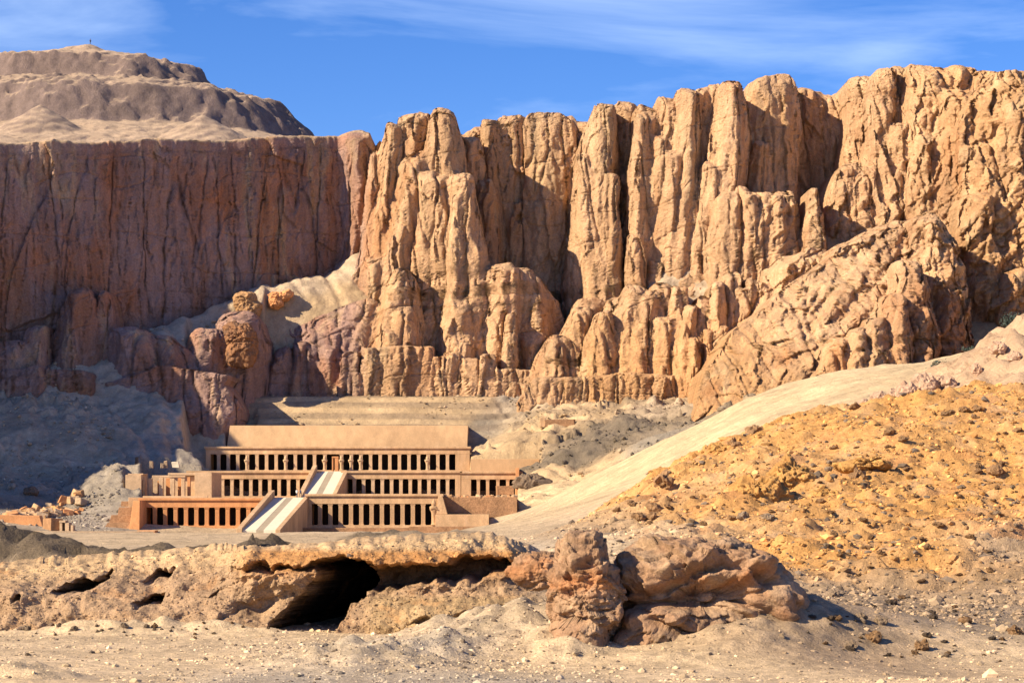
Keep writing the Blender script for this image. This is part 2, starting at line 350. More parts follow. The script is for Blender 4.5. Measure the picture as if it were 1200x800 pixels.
    P([(872, 220, 7), (873, 232, 8)], 646)
    P([(905, 91, 23), (906, 150, 25), (902, 222, 28)], 668, bat=0.03, a=3, dp=0.5); P([(893, 165, 6), (891, 222, 8)], 664, bat=0.02)
    P([(888, 222, 46), (886, 260, 50), (884, 310, 56)], 645, bat=0.07, a=5, dp=0.3, rt=0.25)
    for p, q in ((848, 228), (862, 235), (880, 226), (897, 240), (915, 228), (929, 238)):
        P([(p, q, 6), (p - 1, 262, 9), (p - 2, 310, 11)], 642 + (p % 5) * .4, bat=0.06)
    P([(958, 220, 5), (958, 250, 11), (956, 295, 18)], 640, bat=0.10, tight=True, rt=.8)
    P([(1022, 90, 16), (1018, 140, 14), (1012, 190, 14)], 664, bat=0.04); P([(1042, 82, 10), (1034, 115, 12), (1034, 150, 11)], 652, bat=0.05)
    P([(1062, 79, 13), (1058, 115, 12), (1055, 150, 10)], 657, bat=0.06)
    P([(1105, 76, 22), (1096, 110, 22), (1086, 150, 16), (1082, 175, 14)], 645, bat=0.09); P([(1132, 74, 12), (1128, 120, 12)], 648, bat=0.08)
    P([(1000, 188, 9), (993, 225, 12), (990, 275, 16)], 652, bat=0.06); P([(1017, 195, 10), (1014, 250, 12), (1012, 290, 15)], 650, bat=0.05)
    P([(1030, 160, 10), (1024, 200, 14)], 656); P([(1055, 145, 11), (1052, 185, 12), (1050, 240, 13)], 648, bat=0.05)
    P([(1088, 163, 10), (1086, 200, 13), (1083, 240, 13)], 641, bat=0.06); P([(1110, 165, 8), (1106, 200, 10), (1104, 240, 12)], 643, bat=0.06)
    # ---- lower right cliff: a sloping mass with domes and flutes
    P([(905, 292, 30), (870, 318, 62), (825, 348, 110), (795, 400, 145), (785, 460, 160)], 636, bat=0.42, dp=0.22, a=2.4)
    for ax, yf in (([(656, 394, 9), (652, 415, 16), (648, 450, 22)], 622), ([(684, 362, 10), (678, 395, 18), (670, 450, 22)], 626), ([(694, 352, 16), (692, 400, 22)], 634),
                   ([(711, 366, 7), (707, 395, 14), (702, 450, 18)], 620), ([(730, 348, 10), (726, 400, 16), (724, 450, 18)], 626), ([(746, 332, 9), (741, 365, 13), (737, 450, 18)], 622),
                   ([(762, 340, 8), (757, 380, 11), (752, 450, 14)], 620), ([(776, 331, 11), (772, 370, 13)], 627), ([(799, 331, 7), (796, 360, 10), (792, 450, 14)], 620),
                   ([(811, 354, 6), (808, 390, 9), (806, 450, 12)], 617), ([(780, 372, 7), (778, 450, 11)], 619), ([(828, 345, 6), (826, 390, 8), (825, 450, 11)], 619),
                   ([(846, 330, 7), (843, 370, 9), (842, 450, 12)], 618), ([(862, 322, 8), (860, 370, 9), (858, 450, 12)], 621), ([(874, 340, 5), (873, 450, 9)], 620),
                   ([(888, 330, 7), (886, 380, 8), (884, 450, 11)], 621), ([(835, 385, 4), (834, 450, 6)], 616), ([(817, 395, 4), (816, 450, 6)], 615),
                   ([(852, 380, 4), (851, 450, 6)], 616), ([(868, 385, 4), (867, 450, 6)], 617), ([(905, 335, 10), (900, 380, 12), (893, 450, 14)], 620),
                   ([(930, 300, 12), (920, 340, 16), (912, 400, 18)], 624)):
        P(ax, yf, bat=0.24, dp=0.9)
    P([(760, 438, 130), (755, 470, 150)], 617, a=7, dp=0.05, bat=0.05, rt=0.05)
    # ---- the ragged spur and the right-hand shoulder
    P([(1098, 232, 16), (1080, 262, 52), (1050, 310, 90), (1010, 370, 120), (985, 430, 140), (975, 490, 150)], 560, bat=0.95, dp=0.35, a=1.7)
    for ax, yf in (([(965, 288, 22), (945, 310, 40), (935, 350, 40)], 622), ([(1045, 262, 22), (1020, 290, 40)], 604), ([(1098, 250, 14), (1112, 300, 24), (1112, 400, 24)], 584),
                   ([(1075, 300, 12), (1078, 340, 18), (1080, 410, 20)], 574), ([(1055, 345, 10), (1056, 420, 18)], 568), ([(1030, 372, 9), (1030, 425, 16)], 566),
                   ([(1010, 385, 9), (1005, 425, 14)], 566), ([(1128, 344, 9), (1130, 375, 14), (1130, 420, 15)], 592), ([(985, 398, 10), (978, 430, 16)], 567)):
        P(ax, yf, bat=0.35)
    P([(1250, 66, 70), (1240, 130, 90), (1232, 220, 78), (1225, 300, 66), (1215, 380, 58), (1215, 440, 60)], 607, bat=0.27, dp=0.5)
    P([(1136, 100, 20), (1130, 180, 26), (1122, 250, 28), (1118, 300, 26)], 634, bat=0.14); P([(1152, 228, 12), (1154, 280, 18), (1158, 340, 16)], 612, bat=0.16); P([(1165, 150, 16), (1160, 200, 20), (1162, 250, 18)], 622, bat=0.2)
    for ax, yf in (([(1165, 80, 14), (1158, 110, 18), (1150, 150, 18)], 640), ([(1180, 100, 16), (1170, 160, 20), (1160, 220, 20)], 628), ([(1150, 180, 14), (1140, 230, 18)], 632),
                   ([(1190, 190, 16), (1185, 260, 20), (1180, 320, 18)], 620), ([(1172, 300, 10), (1168, 330, 14), (1170, 360, 12)], 610), ([(1195, 320, 12), (1192, 370, 14)], 604),
                   ([(1140, 120, 10), (1135, 170, 14)], 640), ([(1125, 190, 10), (1120, 230, 14)], 638)):
        P(ax, yf, bat=0.18)

    # small-scale relief: ribs, knobs and horizontal joints everywhere
    lit = 1 - leftm
    for (w, d, sd, st) in ((4.5, 0.9, 61, 3.5), (2.0, 0.5, 67, 3.0)):
        nn = n2((XW + 0.25 * Y) / w, ZW / (w * st), sd); Y -= 0.45 * d * (np.abs(nn) * 1.8 - 0.45)
    rug = sstep(75, 120, X)                       # the right shoulder is lumpier
    Y -= (0.3 + 1.3 * rug) * fbm2(XW / 7, ZW / 9, 3, 73)
    # even out the columns so steep side walls keep enough vertices
    NC = 2300
    dxy = np.hypot(np.diff(X, axis=1), np.clip(np.diff(Y, axis=1), -6, 6) * 0.8)
    S = np.concatenate([np.zeros((NZ, 1)), np.cumsum(dxy, 1)], 1); S /= S[:, -1:]
    S = smooth_rows(S, 10)
    q = np.linspace(0, 1, NC); X2 = np.empty((NZ, NC)); Y2 = np.empty((NZ, NC)); Z2 = np.empty((NZ, NC))
    for r in range(NZ):
        X2[r] = np.interp(q, S[r], xs); Y2[r] = np.interp(X2[r], xs, Y[r]); Z2[r] = np.interp(X2[r], xs, Z[r])
    # 3-D rock texture in the shape itself
    X_, Y_, Z_ = X2.copy(), Y2.copy(), Z2.copy()
    P3 = np.stack([X_, Y_, Z_], -1)
    sr = np.linalg.norm(np.gradient(P3, axis=0), axis=-1); sc_ = np.linalg.norm(np.gradient(P3, axis=1), axis=-1); sp = np.maximum(sr, sc_)
    k1 = 1 / (1 + (sp / 3.0) ** 2); k2 = 1 / (1 + (sp / 1.0) ** 2); k3 = 1 / (1 + (sp / 0.55) ** 2)
    wxx = 0.8 * n3(X_ / 5, Y_ / 5, Z_ / 5, 15); wzz = 0.8 * n3(X_ / 5, Y_ / 5, Z_ / 5, 16); lm = sstep(-36, -44, X_); rg_ = sstep(70, 110, X_)
    tp = 1 - .85 * lm * sstep(7, 0.5, Z_[-1:] - Z_); k2 = k2 * tp; k3 = k3 * tp
    Y2 -= k1 * (0.9 + .5 * rg_ - .5 * lm) * facets((X_ + wxx) / 5.5, Y_ / 6.0, (Z_ + wzz) / (26.0 - 14 * rg_), 1, .6) + k2 * (0.32 + .42 * rg_) * facets((X_ + wxx) / 2.2, Y_ / 2.6, (Z_ + wzz) / (10.0 - 6 * rg_), 2, .6) + k3 * (0.26 + .12 * rg_) * facets(X_ / 0.9, Y_ / 1.0, Z_ / (2.6 - 1.2 * rg_), 3, .6)
    Y2 -= k2 * sstep(55, 75, X_) * (2.6 * np.abs(n2((X_ - .9 * Z_) / 7, (Z_ + .9 * X_) / 34, 81)) + 1.3 * np.abs(n2((X_ - .9 * Z_) / 2.8, (Z_ + .9 * X_) / 14, 82)) + 1.2 * facets((X_ - .9 * Z_) / 5, (Z_ + .9 * X_) / 14, Y_ / 9, 83, .6)) * sstep(95, 80, Z_)
    Y2 -= k2 * (.15 + .15 * rg_) * np.abs(n3(X_ / 2.2, Y_ / 2.2, Z_ / 9, 6)) + k3 * 0.35 * np.abs(n3(X_ / .9, Y_ / .9, Z_ / 2.6, 7)) + k3 * .25 * np.abs(n3(X_ / .5, Y_ / .5, Z_ / 4, 17)) * sstep(75, 55, Z_)
    Y2 += k2 * (1.3 * grooves((X_ + 0.3 * Y_) / 9, Z_ / 80, 0.03, 18) + 0.7 * grooves((X_ + 0.3 * Y_) / 4, Z_ / 30, 0.04, 19) + 0.5 * grooves((X_ + 2 * Z_) / 40, (Z_ - 0.5 * X_) / 15, 0.02, 28))
    X2 += k1 * 0.6 * n3(X_ / 4, Y_ / 4, Z_ / 8, 8) + k2 * 0.2 * facets(X_ / 1.7, Y_ / 1.7, Z_ / 4.0, 4, .4)
    # flat top running back
    rows = [(X2, Y2, Z2)]
    bx, by, bz = X2[-1], Y2[-1], Z2[-1]
    cap = []
    for d in (0.6, 1.6, 3.5, 7, 13, 24, 45, 90):
        cap.append((bx, by + d, bz + min(d, 2.0) * 0.25 + 0.02 * d + 0.25 * n2(bx / 3, by * 0 + d, 5) - 0.0))
    X2 = np.vstack([X2] + [c[0][None] for c in cap]); Y2 = np.vstack([Y2] + [c[1][None] for c in cap]); Z2 = np.vstack([Z2] + [c[2][None] for c in cap])
    nr = X2.shape[0]
    V = np.stack([X2, Y2, Z2], -1).reshape(-1, 3)
    me = mesh_np('cliff', V, grid_faces(nr, NC))
    # rock colour: the shaded left wall carries a darker red patina with mauve sky light painted in, the lit side is paler
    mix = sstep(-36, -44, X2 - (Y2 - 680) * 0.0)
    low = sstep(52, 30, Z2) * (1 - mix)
    c = np.array(TAN)[None, None] * (1 - mix[..., None]) + np.array(PATINA_SKY)[None, None] * mix[..., None]
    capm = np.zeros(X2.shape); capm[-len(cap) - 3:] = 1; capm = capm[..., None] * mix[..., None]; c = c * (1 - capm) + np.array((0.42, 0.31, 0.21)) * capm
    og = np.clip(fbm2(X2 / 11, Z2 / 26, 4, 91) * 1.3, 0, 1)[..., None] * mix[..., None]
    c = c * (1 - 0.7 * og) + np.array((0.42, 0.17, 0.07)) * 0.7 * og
    hot = (sstep(95, 125, X2) * 0.5 + low * 0.4 * sstep(5, 20, X2))[..., None]
    c = c * (1 - hot) + np.array((0.43, 0.245, 0.105)) * hot
    fl_ = (sstep(58, 48, Z2) * sstep(8, 20, X2) * sstep(70, 55, X2))[..., None] * .55; c = c * (1 - fl_) + np.array((0.47, 0.265, 0.12)) * fl_
    rd = (np.clip(np.exp(-((X2 - 104) / 13) ** 2 - ((Z2 - 46) / 11) ** 2) * 1.6 + .5 * fbm2(X2 / 6, Z2 / 6, 3, 95) * sstep(60, 80, X2), 0, 1) * sstep(78, 86, X2))[..., None] * .75
    c = c * (1 - rd) + np.array((0.34, 0.155, 0.075)) * rd
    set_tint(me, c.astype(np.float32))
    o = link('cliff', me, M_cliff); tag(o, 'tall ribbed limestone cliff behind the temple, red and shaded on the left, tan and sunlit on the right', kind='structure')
build_cliff()

# ------------------------------------------------------------------ the summit behind the cliff
def build_peak():
    xs = np.linspace(-420, 30, 520); ys = np.linspace(588, 960, 460); X, Y = np.meshgrid(xs, ys)
    X0, Y0 = -141.0, 800.0
    ang = np.arctan2(Y - Y0, X - X0)
    el = np.where(X < X0, 0.55, 0.84)
    r = np.hypot((X - X0) * el, Y - Y0) + (1.0 + 2.0 * sstep(15, 40, np.hypot(X - X0, Y - Y0))) * (fbm2(X / 26, Y / 26, 4, 8) + .35 * np.abs(n2(X / 7, Y / 7, 17)))
    R = [0, 8, 20, 29, 36, 50, 56, 66, 76, 112, 150, 200, 420]; H = [157.2, 154, 151, 149, 140.5, 137.5, 135, 122, 119, 108, 101, 92, 80]
    Z = np.interp(r, R, H)
    Z += 0.7 * fbm2(X / 9, Y / 9, 5, 12) + 0.5 * np.abs(n2(X / 3, Y / 3, 33)); rk = sstep(70, 64, r) * sstep(20, 30, r); Z += rk * (.5 * facets(X / 5, Y / 5, Z / 12, 14, .5) + .3 * facets(X / 2.5, Y / 2.5, Z / 6, 15, .5))
    # low scree cones on the shelf
    for (px, py, Yc, h, rad) in ((48, 122, 722, 9, 22), (238, 134, 718, 8, 22)):
        cx, cy, _ = at(px, py, Yc); Z = np.maximum(Z, zat(py, Yc) - np.hypot(X - cx, (Y - cy)) * (h / rad) * 1.5 + 0.4 * n2(X / 3, Y / 3, 4))
    # keep below the cliff edge where the cliff stands in front
    PLx = np.array([-420, -222, -172, -129.5, -85, -41, 30]); PLy = np.array([300, 447, 552, 609, 645, 680, 690])
    edge = np.interp(X, PLx, PLy); back = Y - edge
    zc = np.interp(X, [-300, -129.5, -85, -48, 30], [97, 97.3, 103, 111, 112])
    Z = np.where(back < 14, np.minimum(Z, zc - 1.2 + 0.1 * np.clip(back, -50, 14)), Z)
    Z = np.where(back < 1.5, np.minimum(Z, zc - 6), Z)
    fc = grid_faces(*X.shape); fc = fc[(back.ravel()[fc] > 4).all(1)]
    me = mesh_np('summit_hill', np.stack([X, Y, Z], -1).reshape(-1, 3), fc)
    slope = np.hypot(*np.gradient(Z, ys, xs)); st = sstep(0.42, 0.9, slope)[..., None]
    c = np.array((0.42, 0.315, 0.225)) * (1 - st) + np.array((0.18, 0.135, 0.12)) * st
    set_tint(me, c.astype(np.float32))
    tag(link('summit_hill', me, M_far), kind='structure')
    return X, Y, Z
PK = build_peak()

# ------------------------------------------------------------------ far ground: court, scree and slopes around the temple
CREAM = (0.55, 0.42, 0.255); SCREE = (0.44, 0.35, 0.25); GREY = (0.25, 0.215, 0.17); SAND = (0.47, 0.365, 0.245); WARM = (0.42, 0.28, 0.15); SPOIL = (0.15, 0.122, 0.092); GREYB = (0.30, 0.26, 0.215)
PINK = (0.46, 0.315, 0.20); TALUS = (0.46, 0.335, 0.20)
FAR_PT = [  # px, py, depth, colour
    (-150, 600, 470, SAND), (0, 622, 440, SAND), (150, 624, 430, SAND), (300, 624, 425, SAND), (450, 622, 430, SAND), (560, 620, 440, SAND),
    (-100, 655, 250, SAND), (100, 655, 255, SAND), (300, 655, 255, SAND), (500, 652, 260, SAND), (620, 640, 300, SAND), (200, 640, 320, SAND), (420, 640, 320, SAND),
    (300, 619, 492, SAND), (450, 619, 492, SAND), (200, 619, 490, SAND),
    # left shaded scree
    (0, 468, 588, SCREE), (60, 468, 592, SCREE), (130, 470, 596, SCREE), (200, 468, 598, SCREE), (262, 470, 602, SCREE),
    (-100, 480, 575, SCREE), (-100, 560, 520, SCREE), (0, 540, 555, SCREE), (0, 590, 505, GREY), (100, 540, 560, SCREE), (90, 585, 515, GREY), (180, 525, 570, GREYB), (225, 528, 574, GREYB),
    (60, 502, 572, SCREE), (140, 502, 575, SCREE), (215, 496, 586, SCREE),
    # spoil heap at the temple's left end
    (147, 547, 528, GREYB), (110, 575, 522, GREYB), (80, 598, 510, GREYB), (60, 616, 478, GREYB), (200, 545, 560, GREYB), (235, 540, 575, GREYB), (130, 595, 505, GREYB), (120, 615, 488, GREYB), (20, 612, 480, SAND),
    # behind the temple
    (300, 500, 617, TALUS), (420, 500, 617, TALUS), (545, 500, 617, TALUS), (310, 468, 625, TALUS), (360, 468, 626, TALUS), (420, 468, 626, TALUS), (500, 468, 626, TALUS), (560, 468, 626, TALUS), (600, 466, 627, GREYB), (262, 506, 603, CREAM), (288, 474, 616, CREAM),
    # scree under the wall, running up to the corner
    (420, 303, 668, SCREE), (405, 318, 662, SCREE), (365, 332, 654, SCREE), (340, 355, 640, SCREE), (405, 340, 652, TALUS), (375, 358, 646, TALUS), (335, 374, 640, TALUS), (300, 346, 644, SCREE), (250, 368, 634, SCREE), (200, 384, 626, SCREE), (160, 402, 620, SCREE), (120, 420, 612, SCREE), (60, 428, 606, SCREE),
    (425, 297, 690, SCREE), (360, 326, 674, SCREE), (300, 342, 664, SCREE), (250, 364, 654, SCREE), (200, 380, 646, SCREE), (120, 416, 632, SCREE),
    (660, 372, 680, SCREE), (720, 350, 665, SCREE), (780, 322, 655, SCREE), (960, 300, 648, WARM), (1140, 350, 624, WARM), (1140, 405, 600, WARM),
    # right of the temple
    (560, 505, 615, GREY), (600, 470, 640, SCREE), (640, 462, 632, TALUS), (720, 452, 630, TALUS), (810, 450, 626, TALUS), (900, 425, 612, WARM), (960, 425, 590, WARM),
    (566, 535, 585, TALUS), (620, 520, 588, TALUS), (640, 495, 600, TALUS), (700, 480, 605, TALUS), (690, 512, 580, SPOIL), (735, 512, 578, SPOIL), (715, 512, 572, SPOIL), (660, 540, 562, SPOIL), (675, 538, 556, SPOIL), (640, 558, 545, TALUS), (634, 580, 522, CREAM),
    (780, 480, 600, SCREE), (760, 520, 540, GREY), (700, 548, 540, TALUS), (616, 588, 510, CREAM), (584, 613, 488, SAND), (560, 618, 486, SAND),
    # the pale scree fan
    (594, 613, 470, CREAM), (644, 588, 458, CREAM), (700, 552, 450, CREAM), (800, 505, 446, CREAM), (870, 470, 444, CREAM), (960, 441, 450, CREAM), (1060, 430, 455, CREAM), (1200, 400, 470, CREAM), (1400, 380, 480, CREAM),
    (600, 626, 410, CREAM), (640, 612, 405, CREAM), (700, 580, 400, CREAM), (800, 535, 390, CREAM), (900, 497, 385, CREAM), (1000, 470, 380, CREAM), (1200, 440, 380, WARM), (1400, 420, 380, WARM),
    (700, 630, 300, SAND), (850, 600, 290, SAND), (1000, 560, 285, SAND),
    # the near pinkish spur on the right
    (1000, 486, 262, PINK), (1060, 462, 268, PINK), (1110, 432, 274, PINK), (1200, 380, 282, PINK), (1320, 330, 290, PINK), (1100, 480, 240, PINK), (1200, 455, 230, PINK), (1350, 420, 235, PINK),
    (750, 640, 215, SAND), (900, 620, 205, SAND), (1050, 590, 200, SAND), (1250, 560, 200, SAND), (600, 655, 220, SAND),
    (600, 690, 172, SAND), (300, 690, 172, SAND), (0, 690, 172, SAND), (900, 690, 172, SAND), (1200, 690, 172, SAND), (1400, 690, 172, SAND), (-200, 690, 172, SAND),
]
def build_far():
    W = np.array([at(p, q, y) for p, q, y, _ in FAR_PT]); fit = tps_fit(W[:, :2], W[:, 2], lam=8.0)
    xs = np.linspace(-235, 235, 820); ys = np.concatenate([np.linspace(166, 420, 300), np.linspace(421, 690, 470)]); X, Y = np.meshgrid(xs, ys)
    Z = tps_eval(fit, X, Y)
    outer = np.clip(np.abs(X) - (60 + 0.23 * (Y - 170)), 0, 80); Z = np.where(outer > 0, np.clip(Z, -2, 90), Z)
    PXs = 600 + F * X / Y
    court = sstep(500, 470, Y) * sstep(580, 540, PXs) * sstep(40, 130, PXs)
    # dark banks in the middle distance
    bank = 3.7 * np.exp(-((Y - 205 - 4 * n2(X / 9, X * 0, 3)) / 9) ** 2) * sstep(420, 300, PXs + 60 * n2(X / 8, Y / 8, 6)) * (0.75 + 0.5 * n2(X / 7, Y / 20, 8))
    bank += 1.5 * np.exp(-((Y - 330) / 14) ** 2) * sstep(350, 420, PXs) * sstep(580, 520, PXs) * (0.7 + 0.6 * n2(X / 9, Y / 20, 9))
    Z = Z + bank * (1 + .22 * facets(X / 2.5, Y / 3, Y * 0, 21, .8) + .2 * fbm2(X / 1.8, Y / 2.5, 3, 22))
    rough = 0.25 + 0.75 * sstep(490, 540, Y) + 0.25 * sstep(0.0, 40, X)
    Z += rough * (1.1 * fbm2(X / 16, Y / 16, 5, 2) + 0.45 * np.abs(n2(X / 4, Y / 4, 4)) + 0.22 * np.abs(n2(X / 1.7, Y / 1.7, 14))) - 0.3 * rough
    rg2 = sstep(497, 540, Y) * (1 - .6 * sstep(600, 640, Y)) * (.35 + .65 * sstep(-.1, .35, n2(X / 20, Y / 20, 91))) * np.where(PXs > 575, .35, 1)
    Z += rg2 * (.85 * facets(X / 3.5, Y / 3.5, Y * 0, 31, .7) + .42 * facets(X / 1.5, Y / 1.5, Y * 0, 32, .7))
    # gullies running down the scree
    g = np.abs(n2((X + 0.5 * Y) / 10, (Y - 0.5 * X) / 55, 23)); Z -= 0.8 * sstep(0.25, 0.0, g) * sstep(495, 540, Y) * (1 - court)
    m = sstep(262, 276, PXs) * sstep(600, 565, PXs) * (Y > 606) * (Y < 640)
    Zs = np.clip(24.4 + (Y - 613) * 0.62 + .5 * n2(X / 14, Y / 14, 19), 22, 33.4); Z = Z * (1 - m) + Zs * m
    for (px, py, Yc, h, rx, ry) in ((718, 516, 578, 2.4, 9, 7), (742, 514, 577, 2.0, 6, 6), (668, 540, 560, 2.2, 9, 6), (640, 556, 548, 1.5, 5, 5)):
        Z = Z + h * np.exp(-(((X - xat(px, Yc)) / rx) ** 2 + ((Y - Yc) / ry) ** 2) ** 1.6)
    m = (Y > 597) & (Y < 628) & (PXs > 264) & (PXs < 300); Z = np.where(m, np.minimum(Z, 17.0 + .9 * np.clip(Y - 608, 0, 40)), Z)
    # strata benches under the cliff
    L = 1.5; band = sstep(610, 613, Y) * sstep(-84, -70, X) * sstep(60, 30, X) * sstep(66, 52, Z)
    band = np.maximum(band, 0.85 * sstep(560, 590, Y) * sstep(-6, 4, X) * sstep(75, 55, X))
    zz = Z + 0.5 * n2(X / 25, Y / 40, 6); Z = Z + band * (-L / (2 * np.pi) * np.sin(2 * np.pi * zz / L)) * 0.95
    # rocky warts on slopes right of the temple
    m = sstep(-8, 6, X) * sstep(75, 55, X) * sstep(548, 568, Y); Z += m * (1.5 * np.abs(n2((X - 0.8 * Z) / 7, Y / 7, 41)) + 0.8 * np.abs(n2(X / 2.6, Y / 2.6, 43)))
    Z += m * (0.9 * facets((X - .6 * Z) / 5, Y / 6, Z / 3, 9, .7) + .35 * facets((X - .6 * Z) / 2, Y / 2.4, Z / 1.2, 10, .7)) * sstep(-.25, .3, n2(X / 18, Y / 18, 61))
    # pink spur knobs
    m = np.exp(-((Y - 262) / 26) ** 2) * sstep(38, 46, X); Z += m * (2.2 * np.abs(n2(X / 3.4, Y / 7, 51)) + 0.9 * np.abs(n2(X / 1.3, Y / 2, 52)) - 0.9 + .5 * facets(X / 2, Y / 3, Y * 0, 12, .6))
    # the ground under the building stays below its floors
    Z = np.where((Y > 493) & (Y < 499) & (PXs > 160) & (PXs < 572), np.minimum(Z, 0.2), Z)
    Z = np.where((Y >= 499) & (Y < 566) & (PXs > 166) & (PXs < 607), np.minimum(Z, 0.2), Z)
    Z = np.where((Y >= 518) & (Y < 536) & (PXs > 145.5) & (PXs < 200), np.minimum(Z, 6.2), Z)
    Z = np.where((Y >= 562) & (Y < 587) & (PXs > 238) & (PXs < 552), np.minimum(Z, 12.4), Z)
    Z = np.where((Y >= 587) & (Y < 597.5) & (PXs > 246) & (PXs < 551), np.minimum(Z, 12.9), Z)
    Z = np.where((Y >= 597) & (Y < 604) & (PXs > 271) & (PXs < 549), np.minimum(Z, 12.9), Z)
    cap2 = 12.5 + .85 * np.clip(Y - 588, 0, 60) + 30 * (1 - sstep(196, 226, PXs)) + .5 * n2(X / 4, Y / 4, 64); Z = np.where((Y >= 575) & (PXs > 190) & (PXs < 272), np.minimum(Z, cap2), Z)
    Z = np.where((Y >= 562) & (Y < 590) & (PXs >= 540) & (PXs < 634), np.minimum(Z, 10.5), Z)
    m = sstep(300, 312, PXs) * sstep(645, 625, PXs); cap_ = 33.8 + 2.6 * np.clip(Y - 637, 0, 100) + 200 * (1 - m); Z = np.where(Y > 600, np.minimum(Z, cap_), Z)
    edge = np.interp(X, [-420, -300, -240, -206, -190, -152, -129.5, -85, -41, -20, 20, 40, 60, 85, 104, 125, 150, 185, 300], [180, 320, 418, 474, 508, 578, 609, 645, 680, 690, 688, 678, 676, 682, 682, 664, 640, 610, 560])
    back = Y - edge; Z = Z - 2.2 * np.clip(back + 6, 0, 60)
    fc = grid_faces(*X.shape); fc = fc[(back.ravel()[fc] < 25).all(1)]
    me = mesh_np('slopes', np.stack([X, Y, Z], -1).reshape(-1, 3), fc)
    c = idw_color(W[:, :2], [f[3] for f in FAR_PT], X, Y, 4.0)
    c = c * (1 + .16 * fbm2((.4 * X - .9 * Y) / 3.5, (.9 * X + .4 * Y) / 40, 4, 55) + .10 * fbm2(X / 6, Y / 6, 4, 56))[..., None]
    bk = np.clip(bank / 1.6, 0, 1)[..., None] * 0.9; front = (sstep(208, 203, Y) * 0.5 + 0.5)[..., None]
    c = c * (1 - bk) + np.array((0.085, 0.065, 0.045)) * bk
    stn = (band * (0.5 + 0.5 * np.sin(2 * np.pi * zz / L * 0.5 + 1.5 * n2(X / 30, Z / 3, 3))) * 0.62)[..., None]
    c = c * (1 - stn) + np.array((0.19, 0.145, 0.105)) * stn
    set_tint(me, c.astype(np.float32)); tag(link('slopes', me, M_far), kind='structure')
    global FARC; FARC = c
    return xs, ys, Z
FARZ = build_far()

# a last wide sheet so the ground reaches the horizon on every side
def build_desert():
    me = mesh_np('desert_ground', np.array([(-9000, -9000, -3.0), (9000, -9000, -3.0), (9000, 9000, -3.0), (-9000, 9000, -3.0)]), np.array([[0, 1, 2, 3]]))
    set_tint(me, np.tile(np.array(SAND, np.float32), (4, 1))); tag(link('desert_ground', me, M_far), kind='structure')
build_desert()

# ------------------------------------------------------------------ near ground and the rubble hill
RUB = (0.47, 0.255, 0.088); RUBG = (0.31, 0.225, 0.145); PALE = (0.55, 0.415, 0.26); GRAV = (0.37, 0.31, 0.235); RED = (0.45, 0.22, 0.09)
NEAR_PT = [
    (-200, 800, 71, PALE), (100, 800, 71, PALE), (350, 800, 71, GRAV), (600, 800, 71, GRAV), (850, 800, 71, PALE), (1100, 800, 71, PALE), (1400, 800, 71, PALE),
    (-200, 742, 97, PALE), (100, 742, 97, PALE), (350, 742, 97, PALE), (560, 735, 100, GRAV), (200, 770, 83, PALE), (500, 770, 83, GRAV),
    (640, 772, 82, PALE), (740, 778, 80, PALE), (790, 776, 80.5, PALE), (850, 756, 82.5, RUBG), (900, 728, 85.5, RUBG), (950, 704, 89, RUBG), (930, 764, 81.5, RUBG), (860, 782, 79, PALE), (1000, 770, 83, RUBG), (1200, 770, 84, PALE), (1400, 765, 85, RUBG),
    (1200, 715, 95, RUBG), (1060, 712, 96, RUBG), (960, 700, 99, RUBG), (940, 655, 108, RUB), (1060, 650, 110, RUB), (1200, 645, 110, RUBG), (1400, 630, 110, RUB),
    (1060, 600, 122, RUB), (1200, 560, 130, RUB), (1400, 540, 130, RUB), (900, 590, 126, RUB), (800, 602, 126, RUB), (720, 620, 126, RUBG), (660, 640, 122, PALE), (640, 650, 120, GRAV),
    (620, 690, 108, GRAV), (600, 650, 125, GRAV), (500, 652, 130, SAND),
    (655, 632, 150, CREAM), (700, 602, 150, RUB), (760, 566, 150, RUB), (800, 542, 151, RUB), (850, 520, 152, RUB), (900, 505, 152, RUB), (940, 491, 152, RUB), (1000, 482, 153, RUB), (1060, 471, 154, RUB), (1100, 461, 155, RUB),
    (1200, 455, 156, RUB), (1400, 440, 156, RUB), (700, 640, 178, SAND), (850, 590, 178, SAND), (1000, 560, 178, SAND), (1200, 530, 178, SAND), (1400, 520, 178, SAND),
    (0, 690, 178, SAND), (300, 690, 178, SAND), (500, 680, 178, SAND), (-200, 690, 178, SAND),
]
def near_noise(X, Y):
    hill = sstep(1, 9, X) * sstep(92, 105, Y)
    z = (0.10 + 0.35 * hill) * fbm2(X / 5, Y / 5, 4, 3) + (0.03 + 0.13 * hill) * np.abs(n2(X / 1.1, Y / 1.1, 8)) + (0.015 + 0.07 * hill) * np.abs(n2(X / .45, Y / .45, 9))
    ledge = n2((X + 0.15 * Y) / 4.5, (Y) / 1.3, 15); z += hill * 0.55 * sstep(0.2, 0.42, ledge) * (.6 + .6 * n2(X / 1.1, Y / 1.1, 18)) + hill * 0.07 * facets(X / 1.6, Y / 1.6, Y * 0, 17, .6)
    return z
_NW = np.array([at(p, q, y) for p, q, y, _ in NEAR_PT]); _NFIT = tps_fit(_NW[:, :2], _NW[:, 2], lam=0.5)
